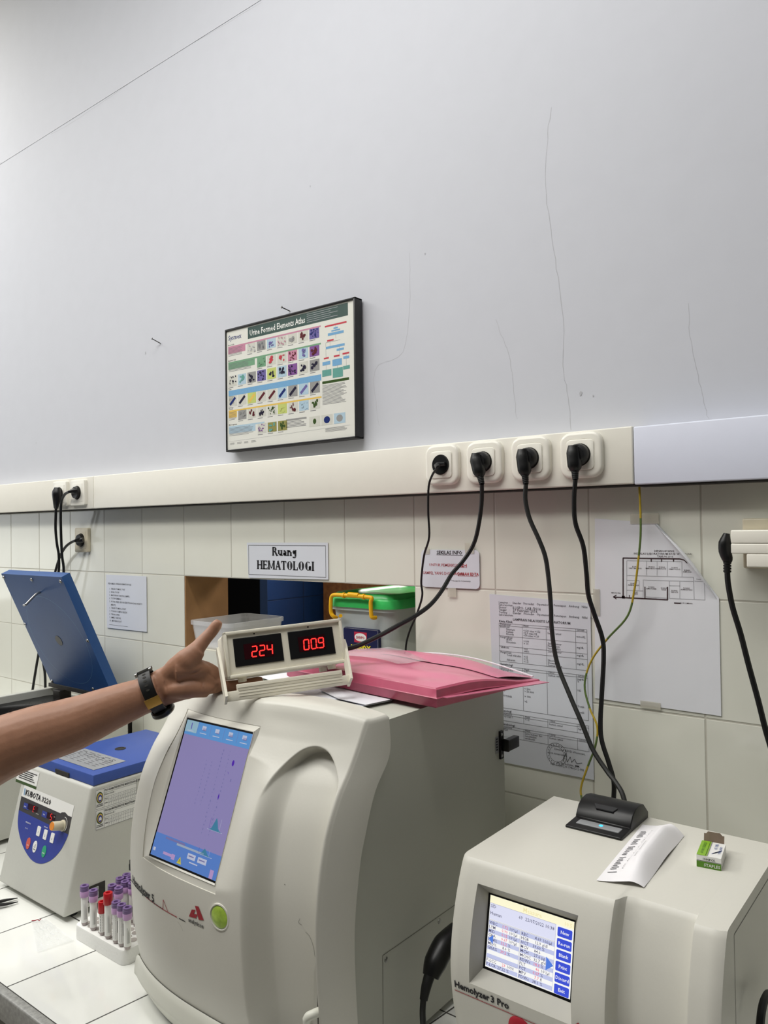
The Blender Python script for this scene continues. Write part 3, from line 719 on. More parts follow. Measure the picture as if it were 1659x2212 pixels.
slab(pg, 'Ruang', sw*.485-wR/2, .0325, .0212, 'ink', sx=1.15); slab(pg, 'HEMATOLOGI', sw*.49-wH/2, .0675, .0218, 'ink', sx=1.22)
pg.build('printed_text', sg)

A, B, C_, D = wall_page([(229, 1241), (316, 1245), (317, 1365), (231, 1356)], -0.003)
t = sheet('instruction_sheet', 'small numbered instruction sheet in a clear sleeve right of the open blue lid', 'notice', [(A[0], A[2]), (B[0], B[2]), (C_[0], C_[2]), (D[0], D[2])], -0.003, 'paper_sleeve')
pg = Page((A[0], -0.003, A[2]), (1, 0, 0), (0, 0, -1), (0, -1, 0))
pg.text('PEDOMAN OPERASI HEMATOFUGE', .012, .030, .0078, 'ink_grey', .01)
LN = ['TEKAN TOMBOL "ON"', 'BUKA TUTUP', 'MASUKKAN TABUNG SAMPEL', 'TUTUP KEMBALI', 'PUTAR SPEED SESUAI KEBUTUHAN DAN WAKTU', '', 'TEKAN TOMBOL START', 'TUNGGU SAMPAI SELESAI', 'TEKAN OPEN', 'AMBIL TABUNG', 'MATIKAN ALAT']
kk = 1
for i, s_ in enumerate(LN):
    y_ = .046+.0098*i
    if s_: pg.text('%d.  %s' % (kk, s_), .018, y_, .0074, 'ink_grey', .008); kk += 1
    else: pg.text('(MENIT)', .026, y_, .0074, 'ink_grey', .008)
pg.rect(.016, .154, .10, .0008, 'ink_grey')
pg.build('printed_text', t)

A, B, C_, D = wall_page([(908, 1187), (1035, 1190), (1037, 1273), (912, 1268)], -0.0035)
x0, x1, z1, z0 = A[0]+.002, B[0], A[2], C_[2]
t = sheet('info_notice', 'small white notice with rounded corners and red words beside the opening', 'notice', [((x0+x1)/2+a, (z0+z1)/2+b) for a, b in rrect(x1-x0, z1-z0, .010, 5)], -0.0035, 'paper_sleeve')
pg = Page((x0, -0.0035, z1), (1, 0, 0), (0, 0, -1), (0, -1, 0)); w_ = x1-x0
pg.text('SEKILAS INFO', w_*.5, .0095, .0105, 'ink', .02, 'CENTER'); pg.rect(w_*.27, .0108, w_*.46, .0006, 'ink')
pg.text('UNTUK PEMERIKSAAN ', w_*.14, .0352, .0085, 'ink_red', .004); pg.text('CD4', w_*.68, .0352, .0085, 'ink_red', .03); pg.rect(w_*.68, .0362, w_*.115, .0006, 'ink_red')
pg.text('SAMPEL YANG DIGUNAKAN', w_*.03, .0525, .0085, 'ink_red', .004, sx=.95); pg.text('DARAH EDTA', w_*.64, .0525, .0085, 'ink_red', .03, sx=.95); pg.rect(w_*.64, .0535, w_*.33, .0006, 'ink_red')
pg.text('Tetap jaga dan kerjasamanya', w_*.52, .0655, .0042, 'ink_grey', .008)
pg.build('printed_text', t)
def tape(u0, v0, u1, v1, par, y=-0.0046):
    a = ony(u0, v0, y); b = ony(u1, v1, y)
    MB().box(a[0], b[0], y, y+.0006, b[2], a[2]).build('tape_strip', 'tape', par, smooth='flat')
tape(1004, 1173, 1024, 1196, t); tape(967, 1270, 985, 1290, t); tape(917, 1182, 928, 1197, t)

# critical values list
A, B, C_, D = wall_page([(1057, 1283), (1275, 1303), (1283, 1685), (1075, 1648)], -0.002)
t = sheet('critical_values_list', 'long typed sheet of ruled tables with a round stamp behind the hanging cords', 'notice', [(A[0], A[2]), (B[0], B[2]), (C_[0], C_[2]), (A[0]+.008, C_[2]-.001)], -0.002, 'paper_sleeve')
w_ = B[0]-A[0]; h_ = A[2]-C_[2]
pg = Page((A[0], -0.002, A[2]), (1, 0, 0), (0, 0, -1), (0, -1, 0))
def tx(s_, a, b, size=.0057, bold=.004, al='LEFT', m_='ink_print', sp=1.0): pg.text(s_, a*w_, b*h_, size, m_, bold, al, 1, 1.0, sp)
for i, (a, b) in enumerate((('Lampiran  :', 'Standar   Prosedur   Operasional   Penetapan   Ambang   Nilai   Kritis'), ('Laboratorium', ''), ('Nomor      :', '61/SPO. LAB /2016'), ('Tanggal    :', '27 Februari 2016'), ('Tentang   :', 'Standar   Prosedur   Operasional   Penetapan   Ambang   Nilai   Kritis'), ('Laboratorium', ''))):
    tx(a, .10, .052+.0148*i); tx(b, .245, .052+.0148*i, .0062 if i not in (2, 3) else .0078)
tx('LAMPIRAN NILAI KRITIS LABORATORIUM', .53, .150, .0066, .02, 'CENTER')
def table(y0, rows, head, title):
    tx(title, .10, y0-.006, .0062, .02)
    X = [.10, .34, .58, .86, 1.04]
    X = [min(q, .965) for q in X]
    H = [0]+list(np.cumsum(rows)); tot = H[-1]
    for q in H: pg.line(X[0]*w_, (y0+q)*h_, X[-1]*w_, (y0+q)*h_, .0006, 'ink_grey')
    for q in X: pg.line(q*w_, y0*h_, q*w_, (y0+tot)*h_, .0006, 'ink_grey')
    for q, s_ in zip(X, ('Parameter', 'Hasil', 'Umur', 'Satuan')): tx(s_, q+.012, y0+.0105)
    return y0
def cells(y0, L_):
    for a, b, s_ in L_: tx(s_, {0: .11, 1: .175, 2: .352, 3: .592, 4: .868}[a], y0+b)
y0 = table(.172, [.0135, .062, .060, .030, .062], 4, 'Kimia Klinik')
cells(y0, [(0, .025, 'Elektrolit'), (1, .039, 'Natrium'), (1, .053, 'Kalium'), (1, .067, 'Klorida'), (2, .039, '<120 atau >152'), (2, .053, '<2,5 atau >8'), (2, .067, '<70 atau >120'), (3, .042, 'Semua umur'), (4, .048, 'mmol/L'),
           (0, .087, 'Fungsi ginjal'), (1, .101, 'BUN'), (1, .115, 'Kreatinin'), (2, .101, '>100'), (2, .115, '> 10'), (3, .101, 'Semua umur'), (3, .115, 'Pasien non'), (3, .129, 'hemodialisa'), (4, .109, 'mg/dL'),
           (0, .147, 'Glukosa'), (2, .147, '<50'), (2, .161, '>400'), (3, .147, 'Semua umur'), (4, .153, 'mg/dL'),
           (0, .178, 'Fungsi hati'), (1, .192, 'Total bilirubin'), (1, .220, 'Albumin'), (2, .192, '>15'), (2, .206, '>12'), (2, .220, '<1,5'), (3, .198, 'Neonatal'), (3, .212, 'Dewasa'), (3, .226, 'Semua umur'), (4, .200, 'mg/dL')])
y0 = table(.428, [.0135, .235], 4, 'Hematologi')
cells(y0, [(0, .026, 'Hemoglobin'), (0, .048, 'Hematokrit'), (0, .080, 'Lekosit'), (0, .118, 'Trombosit'), (0, .152, 'PTT'), (0, .182, 'APTT/INR'), (2, .022, '< 5'), (2, .095, '> 30.000'), (2, .124, '< 500'), (2, .139, '> 50.000'), (2, .168, '> 100'), (2, .198, '>5'),
           (3, .028, 'Semua umur'), (4, .030, 'mg/dL'), (4, .044, '%'), (4, .092, '/uL'), (4, .182, 'Detik'), (4, .214, 'Detik')])
y0 = table(.705, [.0135, .034], 4, 'Imunologi')
cells(y0, [(0, .026, 'Troponin I'), (2, .026, '>1,5'), (3, .030, 'Semua umur'), (4, .030, 'ng/ml')])
y0 = table(.785, [.0135, .050], 4, 'Mikrobiologi')
cells(y0, [(0, .026, 'MRSA'), (2, .028, 'Jenis kuman dan'), (2, .042, 'sensitivitas'), (2, .056, 'antibiotik'), (3, .030, 'Semua umur')])
pg.ring(.66*w_, .895*h_, .0205, .0007, 'ink_grey'); pg.ring(.66*w_, .895*h_, .0145, .0006, 'ink_grey')
tx('RSUD WONOSARI', .66, .898, .0042, .01, 'CENTER', 'ink_grey')
for k in range(20):
    a = 2*math.pi*k/20; pg.rect(.66*w_+.0178*math.cos(a)-.0006, .895*h_+.0178*math.sin(a)-.0012, .0012, .0024, 'ink_grey')
tx('Direktur RSUD Wonosari,', .64, .872); tx('dr. Isti Indiyani, MM', .66, .947); tx('NIP. 19581230 198612 2 002', .60, .962)
SG = [(.72, .925), (.75, .880), (.76, .930), (.79, .895), (.80, .925), (.83, .905), (.85, .928), (.90, .918)]
for p_, q_ in zip(SG[:-1], SG[1:]): pg.line(p_[0]*w_, p_[1]*h_, q_[0]*w_, q_[1]*h_, .0008, 'ink')
pg.build('printed_text', t)

# floor plan sheet with its loose top right corner
L4 = [(1285, 1120), (1418, 1130), (1455, 1170), (1530, 1262), (1553, 1292), (1558, 1547), (1285, 1508)]
pts = [tuple(ony(u, v, -0.002)[[0, 2]]) for u, v in L4]
t = sheet('floor_plan_sheet', 'large white floor plan sheet with curled top right corner on the tiles', 'notice', pts, -0.002, 'paper')
A = ony(1285, 1120, -0.002)
# curled flap
fl = MB(); C0 = np.array([*pts[1]]); C1 = np.array([*pts[4]])
def flap(a, b):
    p = C0+(C1-C0)*b; n = np.array([-(C1-C0)[1], (C1-C0)[0]]); n = n/np.linalg.norm(n)
    wd = .034*math.sin(math.pi*min(1, max(0, b*.92+.04)))
    th = a*2.3; r_ = .011*math.sin(math.pi*min(1, max(0.02, b)))
    off = r_*math.sin(th)-.004; return (p[0]+n[0]*off, -0.0022-r_*(1-math.cos(th)), p[1]+n[1]*off)
fl.grid(flap, 8, 16).build('curled_corner', 'paper', t)
def pl(u, v): q = ony(u, v, -0.0025); return q[0]-A[0], A[2]-q[2]
pg = Page((A[0], -0.002, A[2]), (1, 0, 0), (0, 0, -1), (0, -1, 0))
def zz(a, b): return pl(1260+a/5.184, 1100+b/5.184)
def ln(a, b, c, d, t_, m_='ink_maroon'): p, q = zz(a, b), zz(c, d); pg.line(*p, *q, t_, m_)
def tc_(s_, a, b, size, bold=.004, m_='ink_grey'): p = zz(a, b); pg.text(s_, p[0], p[1], size, m_, bold, 'CENTER')
tc_('DENAH RUANG', 905, 478, .0048, .006, 'ink_maroon'); tc_('INSTALASI LABORATORIUM RSUD WONOSARI', 885, 510, .0048, .004, 'ink_maroon'); tc_('TAHUN 2016', 915, 540, .0048, .006, 'ink_maroon')
ln(442, 546, 1080, 556, .0022); ln(1080, 556, 1130, 570, .0020); ln(1130, 570, 1165, 605, .0016); ln(445, 546, 445, 990, .0022); ln(340, 984, 945, 1014, .0022); ln(942, 870, 942, 1014, .0022); ln(690, 868, 690, 1000, .0018)
for a in (760, 876, 1010): ln(a, 556, a, 588, .0018)
ln(515, 960, 515, 988, .0014); ln(335, 982, 370, 960, .0014); ln(335, 982, 370, 1005, .0014); ln(430, 984, 465, 985, .0048); ln(1016, 1050, 1090, 1053, .0022)
for a, b, c, d in ((485, 575, 1100, 585), (485, 575, 485, 985), (708, 580, 708, 738), (825, 582, 825, 742), (940, 584, 940, 750), (1102, 585, 1105, 758), (485, 740, 1235, 762), (485, 795, 625, 797), (625, 797, 625, 905), (485, 905, 670, 915), (670, 790, 670, 985),
                   (670, 792, 1230, 808), (962, 805, 962, 998), (1080, 808, 1080, 1000), (1232, 765, 1240, 1008), (962, 998, 1360, 1015), (1240, 805, 1355, 810), (1355, 810, 1360, 1015), (962, 855, 1080, 858), (700, 980, 935, 995)):
    ln(a, b, c, d, .0007, 'ink_faint')
for s1, s2, a, b in (('RUANG', 'UNIT TRANSFUSI', 580, 650), ('RUANG', 'MIKROBIOLOGI', 765, 652), ('RUANG', 'SEROLOGI', 880, 655), ('RUANG', 'HEMATOLOGI', 1022, 660), ('RUANG', 'SAMPLING', 1162, 690), ('RUANG', 'ADMINISTRASI', 560, 838), ('TOILET', 'PASIEN', 580, 936), ('RUANG', 'KIMIA KLINIK', 762, 878),
                      ('RUANG', 'KASIR', 902, 890), ('RUANG', 'TB/DOTS', 1020, 918), ('RUANG', 'ADMINISTRASI', 1155, 890)):
    tc_(s1, a, b, .0030, .01, 'ink_maroon'); tc_(s2, a, b+18, .0030, .01, 'ink_maroon')
tc_('MENUJU IPAL', 366, 944, .0030, .01, 'ink_maroon'); tc_('ALUR LIMBAH', 1150, 1060, .0034, .004, 'ink_maroon'); tc_('Ruang', 1290, 790, .0028)
pg.build('printed_plan', t)
tape(1361, 1110, 1423, 1131, t, -.0036); tape(1281, 1272, 1296, 1330, t, -.0036); tape(1383, 1513, 1427, 1534, t, -.0036)

# ================================================================== IN THE OPENING
tb = thing('plastic_tub', 'empty translucent plastic tub standing in the wall opening left of the meter', 'tub', (0.90, 0.11, 1.21))
ZT = 1.286
def tub_ring(z, ins, r):
    return [(0.8975+a, 0.109+b, z) for a, b in rrect(0.178-2*ins, 0.215-2*ins, r, 5)]
g = MB(); L_ = [tub_ring(1.2105, .016, .02), tub_ring(1.214, .012, .022), tub_ring(ZT-.012, .004, .022), tub_ring(ZT-.011, .0, .024), tub_ring(ZT, .0, .024), tub_ring(ZT, .006, .02), tub_ring(ZT-.012, .0065, .02), tub_ring(1.216, .0145, .02)]
n = len(L_[0])
for a in L_: g.v += a
for i in range(len(L_)-1):
    for k in range(n): g.f.append((i*n+k, i*n+(k+1) % n, (i+1)*n+(k+1) % n, (i+1)*n+k)); g.m.append(0)
g.f += [tuple(range(n))[::-1], tuple(range((len(L_)-1)*n, len(L_)*n))]; g.m += [0, 0]
g.build('tub_body', 'clear_plastic', tb)

bn = thing('storage_bin', 'clear storage bin with green lid and yellow carry handle in the wall opening', 'storage bin', (1.425, 0.16, 1.21))
BX, BY = 1.4265, 0.165
def bring(z, w_, d_, r, o=0): return [(BX+a, BY+b, z) for a, b in rrect(w_, d_, r, 6)]
def loft(mb, L_, cap=True):
    n = len(L_[0]); b0 = len(mb.v)
    fs = [(i*n+k, i*n+(k+1) % n, (i+1)*n+(k+1) % n, (i+1)*n+k) for i in range(len(L_)-1) for k in range(n)]
    if cap: fs += [tuple(range(n))[::-1], tuple(range((len(L_)-1)*n, len(L_)*n))]
    return mb.add([p for q in L_ for p in q], fs)
loft(MB(), [bring(1.2105, .170, .268, .03), bring(1.216, .176, .274, .03), bring(1.345, .190, .290, .032), bring(1.3455, .204, .304, .036), bring(1.353, .204, .304, .036)]).build('bin_body', 'bin_plastic', bn)
loft(MB(), [bring(1.353, .212, .312, .040), bring(1.371, .212, .312, .040), bring(1.374, .208, .308, .039), bring(1.3745, .196, .296, .036), bring(1.383, .190, .290, .035), bring(1.386, .182, .282, .033), bring(1.385, .160, .258, .03), bring(1.380, .150, .248, .028)]).build('lid', 'lid_green', bn)
g = MB(); yb = BY-.156
def hp(u, v, y): return ony(u, v, y)
P = [hp(727, 1334, yb+.004), hp(721, 1332, yb-.006), hp(715, 1322, yb-.008), hp(715, 1296, yb-.009), hp(718, 1287, yb-.009), hp(727, 1285, yb-.009), hp(760, 1287, yb-.009), hp(796, 1290, yb-.009), hp(803, 1293, yb-.009), hp(801, 1302, yb-.009), hp(802, 1328, yb-.008), hp(805, 1334, yb-.006), hp(812, 1334, yb+.004)]
g.tube(P, 0.0048, 10, 5)
for (a, b), (c, d) in (((741, 1286), (745, 1286.3)), ((784, 1289), (788, 1289.3))): g.tube([hp(a, b, yb-.009), hp(c, d, yb-.009)], 0.0066, 10, 0)
g.tube([hp(753, 1284, yb-.009), hp(775, 1286, yb-.009)], 0.0056, 10, 0)
g.tube([hp(735, 1331, yb+.004), hp(736, 1330, yb-.006)], 0.0042, 10, 0)
g.build('carry_handle', 'handle_yellow', bn)
A = ony(742, 1354, .0155); B = ony(818, 1366, .0155); lw = B[0]-A[0]
lab = MB().prism([(A[0]+.004, A[2]), (B[0]-.004, A[2]), (B[0], A[2]-.004), (B[0], A[2]-.085), (A[0], A[2]-.085), (A[0], A[2]-.004)], .024, .0145, lambda a, b, d: (a, d, b)).build('product_label', 'label_navy', bn, smooth='flat')
pg = Page((A[0], .0145, A[2]), (1, 0, 0), (0, 0, -1), (0, -1, 0))
pg.frame(.0016, .0016, lw-.0032, .09, .0006, 'ink_faint')
pg.rect(lw*.32, .0085, lw*.36, .0245, 'label_red'); pg.lv = 2; pg.disc(lw*.5, .0205, lw*.165, .0095, 'label_white', 28); pg.lv = 3; pg.text('SHINPO', lw*.5, .0238, .0088, 'label_red', .02, 'CENTER', sx=.82)
pg.lv = 2; pg.text('HANDY', lw*.5, .0505, .0165, 'label_yellow', .05, 'CENTER')
pg.rect(lw*.06, .058, lw*.34, .018, 'label_white'); pg.lv = 3; pg.fuzz(lw*.08, .061, lw*.3, .014, 3, 'ink', .45)
pg.build('label_print', lab)

# ================================================================== CENTRIFUGE (closed)
FT, FB = np.array([1.105, -.4720, 1.0072]), np.array([1.105, -.5374, .7500])
XL, XR, YB = 0.829, 1.105, -0.180
ce = thing('centrifuge', 'grey centrifuge with closed blue lid and blue control panel behind the tube rack', 'centrifuge', (0.967, -0.36, CZ))
b = bmesh.new()
YF = float(np.interp(CZ+.012, [FB[2], FT[2]], [FB[1], FT[1]]))
vs = [b.verts.new(q) for q in ((XL, YF, CZ+.012), (XR, YF, CZ+.012), (XR, YB, CZ+.012), (XL, YB, CZ+.012), (XL, FT[1], 1.0072), (XR, FT[1], 1.0072), (XR, YB, 1.0072), (XL, YB, 1.0072))]
for f in ((0, 3, 2, 1), (4, 5, 6, 7), (0, 1, 5, 4), (1, 2, 6, 5), (2, 3, 7, 6), (3, 0, 4, 7)): b.faces.new([vs[i] for i in f])
bmesh.ops.bevel(b, geom=list(b.edges), offset=.006, segments=4, profile=.5, affect='EDGES')
MB().bm(b).build('body', 'cent_grey', ce); b.free()
for x, y in ((XL+.03, -.50), (XR-.03, -.50), (XL+.03, YB-.03), (XR-.03, YB-.03)):
    MB().lathe([(.012, CZ+.0003), (.013, CZ+.014)], (x, y, 0), (0, 0, 1), 14).build('foot', 'black_rubber', ce)
lid = MB()
lid.prism([(.872, -.466), (1.103, -.466), (1.103, YB+.002), (.872, YB+.002)], 1.0085, 1.0300, lambda a, b, d: (a, b, d), .0025, 2)
lidp = lid.build('lid', 'cent_blue', ce)
MB().box(.955, 1.01, -.4685, -.462, 1.0085, 1.0175).build('latch_recess', 'gap_dark', lidp, smooth='flat')
c0 = onz(260, 1617, 1.0304)
MB().lathe([(.0125, .0), (.0125, .0009), (.0095, .0012), (.0090, .0002)], (c0[0], c0[1], 1.0300), (0, 0, 1), 24).build('sight_port', 'dark_steel', lidp)
A, B, C_ = onz(283, 1648, 1.0304), onz(204, 1665, 1.0304), onz(180, 1615, 1.0304)
pg = Page((B[0]-.17, A[1]+.001, 1.0303), (1, 0, 0), (0, -1, 0), (0, 0, 1)); hh = A[1]-B[1]
pg.rect(0, 0, .165, hh, 'strip_grey'); pg.lv = 2
for k in range(5): pg.fuzz(.01+.03*k, .01, .024, hh-.02, 7, 'ink_grey', .25, .5)
for k in range(4): pg.ring(.03+.035*k, hh*.3, .008, .0008, 'ink')
pg.build('instruction_sticker', lidp)
# front face frame: s along x from the left, t down the slope from the top edge
SD = (FB-FT); SL = np.linalg.norm(SD); SD = SD/SL; SN = np.cross(np.array([1., 0, 0]), SD); SN = SN if SN[1] < 0 else -SN
def face_hit(u, v):
    d = _d(u, v); P0_ = np.array([XL, FT[1], FT[2]]); q = CAM+d*(((P0_-CAM)@SN)/(d@SN)); e = q-P0_
    return e[0], e@SD
pg = Page((XL, FT[1], FT[2]), (1, 0, 0), SD, SN, .0006)
# panel outline from picture points (scale of the crop: 4.88)
def cz_(a, b): return face_hit(a/4.88, 1560+b/4.88)
whiteP = [(262, 662), (786, 880), (758, 1000), (720, 985), (690, 950), (655, 950), (640, 960), (228, 778)]
darkP = [(228, 778), (640, 960), (655, 950), (690, 950), (720, 985), (758, 1000), (722, 1185), (560, 1100), (200, 925)]
blueP = [(200, 925), (560, 1100), (722, 1185), (690, 1260), (640, 1350), (570, 1430), (500, 1475), (430, 1492), (360, 1470), (300, 1410), (245, 1310), (205, 1180), (190, 1060)]
pan = MB()
pg.poly([cz_(*q) for q in whiteP], 'label_white'); pg.poly([cz_(*q) for q in darkP], 'panel_dark'); pg.poly([cz_(*q) for q in blueP[:3]]+[cz_(q[0], q[1]) for q in catmull([(a_, b_, 0) for a_, b_ in blueP[2:]+blueP[:1]], 5)][1:-1], 'panel_blue')
cp = pg.build('control_panel', ce)
pg = Page((XL, FT[1], FT[2]), (1, 0, 0), SD, SN, .0012)
def seglen(a, b): return math.hypot(b[0]-a[0], b[1]-a[1])
k0 = cz_(258, 745); k1 = cz_(432, 820); pg.text('KUBOTA', k0[0]+.006, k0[1]+.003, .0165, 'ink', .03, sx=1.0)
for q in range(3): pg.line(k0[0]-.002+.0022*q, k0[1]-.010, k0[0]+.0008+.0022*q, k0[1]+.004, .0011, 'p_blue')
k1 = cz_(440, 830); pg.text('3220', k1[0], k1[1]+.0005, .0145, 'ink', .02, sx=1.34)
def boxz(a, b, c, d, m_):
    p, q = cz_(a, b), cz_(c, d); pg.rect(p[0], p[1], q[0]-p[0], q[1]-p[1], m_)
main_pg = pg
for a, b, c, d, m_, nm_ in ((262, 845, 302, 930, 'panel_blue', 'speed_tab'), (305, 852, 390, 965, 'seg_window', 'speed_readout'), (455, 930, 500, 1015, 'panel_blue', 'time_tab'), (505, 945, 575, 1055, 'seg_window', 'time_readout')):
    pg = Page((XL, FT[1], FT[2]), (1, 0, 0), SD, SN, .0012)
    p, q = cz_(a, b), cz_(c, d); pg.rect(p[0], p[1], q[0]-p[0], max(.012, q[1]-p[1]-.006), m_); pg.build(nm_, cp)
pg = main_pg; pg.lv = 2
DIG = {'0': 'abcdef', '1': 'bc', '2': 'abged', '3': 'abgcd', '4': 'fgbc', '5': 'afgcd', '9': 'abcdfg', '6': 'afgedc', '8': 'abcdefg', 'L': 'fed', 'E': 'afged'}
def seven(pg, ch, x, y, w_, h_, m_, t_=.18, slant=.12):
    S_ = {'a': (0, 0, 1, 0), 'b': (1, 0, 1, .5), 'c': (1, .5, 1, 1), 'd': (0, 1, 1, 1), 'e': (0, .5, 0, 1), 'f': (0, 0, 0, .5), 'g': (0, .5, 1, .5)}
    for c in DIG[ch]:
        a, b, c_, d = S_[c]; e = .06
        dx, dy = c_-a, d-b; a, b, c_, d = a+dx*e, b+dy*e, c_-dx*e, d-dy*e
        pg.line(x+(a+slant*(1-b))*w_, y+b*h_, x+(c_+slant*(1-d))*w_, y+d*h_, t_*w_, m_)
pg = Page((XL, FT[1], FT[2]), (1, 0, 0), SD, SN, .0018)
p = cz_(360, 905); seven(pg, 'E', p[0], p[1]-.004, .0045, .0115, 'seg_red'); p = cz_(540, 985); pg.build('speed_digit', cp); pg = Page((XL, FT[1], FT[2]), (1, 0, 0), SD, SN, .0018); seven(pg, '5', p[0], p[1]-.004, .0055, .0120, 'seg_red'); pg.build('time_digit', cp); pg = main_pg
pg.text('SPEED', *cz_(262, 890), .0036, 'label_white', .01); pg.text('TIME', *cz_(462, 975), .0036, 'label_white', .01); pg.text('x100rpm', *cz_(388, 965), .0034, 'label_white'); pg.text('min', *cz_(578, 1000), .0034, 'label_white')
pg.text('IMBALANCE', *cz_(280, 1055), .0040, 'label_white', .01); pg.text('DOOR', *cz_(275, 1118), .0036, 'label_white'); pg.text('MEMORY', *cz_(475, 1105), .0036, 'label_white')
def key(c, pts, m_, name, marks):
    Q = [np.array([XL, FT[1], FT[2]])+np.array([1., 0, 0])*(c[0]+q)+SD*(c[1]+r) for q, r in pts]
    n_ = len(Q); kb_ = MB().add([tuple(q+SN*.0006) for q in Q]+[tuple(q+SN*.0016) for q in Q], [tuple(range(n_, 2*n_))]+[(i, (i+1) % n_, n_+(i+1) % n_, n_+i) for i in range(n_)]).build(name, m_, cp, smooth=50)
    p2 = Page(np.array([XL, FT[1], FT[2]])+np.array([1., 0, 0])*c[0]+SD*c[1]+SN*.0016, (1, 0, 0), SD, SN, .0002)
    marks(p2); p2.build('key_print', kb_)
for k, (a, b) in enumerate(((412, 1148), (482, 1185), (556, 1220))):
    key(cz_(a, b), [(q*.92, r) for q, r in rrect(.0145, .0195, .002, 3)], 'btn_white', 'memory_key', lambda p2: p2.text(str(k+1), 0, .004, .006, 'ink', .01, 'CENTER'))
for a, b, m_, s_, nm_, mm_ in ((303, 1277, 'btn_red', 'STOP', 'stop_key', 'label_white'), (372, 1312, 'btn_white', 'OPEN', 'open_key', 'ink'), (468, 1362, 'btn_green', 'START', 'start_key', 'label_white')):
    def mk_(p2):
        p2.text(s_, 0, .0065 if s_ == 'OPEN' else .0045, .0034, mm_, .02, 'CENTER')
        if s_ == 'OPEN':
            for q0_, q1_, q2_, q3_ in ((-.003, .001, .0025, -.0055), (.0025, -.0055, .0033, .001), (-.003, .001, .0033, .001)): p2.line(q0_, q1_, q2_, q3_, .0006, 'ink')
    key(cz_(a, b), [(.0078*math.cos(q), .0118*math.sin(q)) for q in np.linspace(0, 2*math.pi, 27)[:-1]], m_, nm_, mk_)
c = cz_(680, 1080)
for k in range(14):
    a, b = math.radians(-95+10*k), math.radians(-85+10*k); pg.line(c[0]+.0128*math.cos(a), c[1]+.0150*math.sin(a), c[0]+.0128*math.cos(b), c[1]+.0150*math.sin(b), .0012, 'label_white')
pg.build('panel_print', cp)
c = cz_(668, 1090); kb = np.array([XL, FT[1], FT[2]])+np.array([1., 0, 0])*c[0]+SD*c[1]+SN*.0006
kn = MB().lathe([(.0115, 0), (.0115, .002), (.0098, .003), (.0092, .024), (.0085, .025)], kb, SN, 24).build('speed_knob', 'knob_beige', cp)
MB().lathe([(.0084, 0), (.0082, .0012)], kb+SN*.0250, SN, 24).build('knob_cap', 'knob_orange', kn)
# white and green sticker on the top left of the front
pg = Page((XL, FT[1], FT[2]), (1, 0, 0), SD, SN, .0006)
p = cz_(215, 520); q = cz_(428, 520); r_ = cz_(400, 670)
pg.rect(p[0]-.01, p[1]-.012, q[0]-p[0]+.008, .030, 'label_white'); pg.rect(p[0]-.01, p[1]+.018, q[0]-p[0]+.008, .006, 'p_dkgreen'); pg.lv = 2
pg.fuzz(p[0], p[1]-.006, q[0]-p[0]-.006, .021, 5, 'ink', .4); pg.build('inspection_sticker', ce)
# maintenance stickers and switch on the right side
def side(u, v): q = onx(u, v, XR); return q[1], q[2]
a = side(1003/4.88, 1560+725/4.88); b_ = side(1440/4.88, 1560+600/4.88); c = side(1443/4.88, 1560+995/4.88)
pg = Page((XR, a[0], a[1]+.001), (0, 1, 0), (0, 0, -1), (1, 0, 0), .0005)
ww = b_[0]-a[0]; hh = (a[1]-side(1005/4.88, 1560+1130/4.88)[1]+b_[1]-c[1])/2+.002
pg.rect(0, 0, ww, hh, 'label_white'); pg.lv = 2
for k in range(2):
    y_ = k*hh*.515; h2 = hh*.475
    pg.frame(.001, y_+.001, ww-.002, h2, .0006, 'ink_grey'); pg.line(ww*.2, y_+.001, ww*.2, y_+h2, .0006, 'ink_grey'); pg.line(ww*.2, y_+h2*.27, ww, y_+h2*.27, .0005, 'ink_grey')
    pg.text('PROGRAM PREVENTIVE MAINTENANCE (PPM)', ww*.215, y_+h2*.20, .0062, 'ink', .022, sx=.72)
    pg.text('Elektromedis :', ww*.21, y_+h2*.40, .0044, 'ink', .012)
    for q in range(3): pg.line(ww*.21, y_+h2*(.50+.17*q), ww, y_+h2*(.50+.17*q), .0004, 'ink_grey')
    for q in range(12): pg.line(ww*(.31+.058*q), y_+h2*.5, ww*(.31+.058*q), y_+h2, .0004, 'ink_grey')
    pg.text('Bulan', ww*.215, y_+h2*.62, .0036, 'ink', .01); pg.text('PPM', ww*.215, y_+h2*.86, .0036, 'ink', .01)
    for q in range(12 if k == 0 else 5): pg.line(ww*(.322+.058*q), y_+h2*.90, ww*(.355+.058*q), y_+h2*.70, .0004, 'ink_grey')
    for q in range(12): pg.text('%d' % (q+1), ww*(.325+.058*q), y_+h2*.61, .0030, 'ink')
    pg.disc(ww*.1, y_+h2*.45, ww*.078, h2*.30, 'p_dkgreen', 24); pg.lv = 3; pg.disc(ww*.1, y_+h2*.45, ww*.062, h2*.24, 'p_yellow', 24); pg.lv = 4; pg.disc(ww*.1, y_+h2*.47, ww*.048, h2*.19, 'panel_blue', 24); pg.lv = 5
    pg.poly([(ww*.1-.003, y_+h2*.56), (ww*.1-.003, y_+h2*.44), (ww*.1, y_+h2*.36), (ww*.1+.003, y_+h2*.44), (ww*.1+.003, y_+h2*.56)], 'label_white'); pg.lv = 2
    pg.rect(ww*.03, y_+h2*.80, ww*.14, .0012, 'ink'); pg.rect(ww*.02, y_+h2*.88, ww*.16, .0012, 'ink')
pg.build('maintenance_sticker', ce)
a = side(187, 1919); b_ = side(226.5, 1904); c = side(226, 1930)
MB().box(XR-.0, XR+.0012, a[0], b_[0], c[1]-.004, a[1]+.001).build('switch_recess', 'gap_dark', ce, smooth='flat')
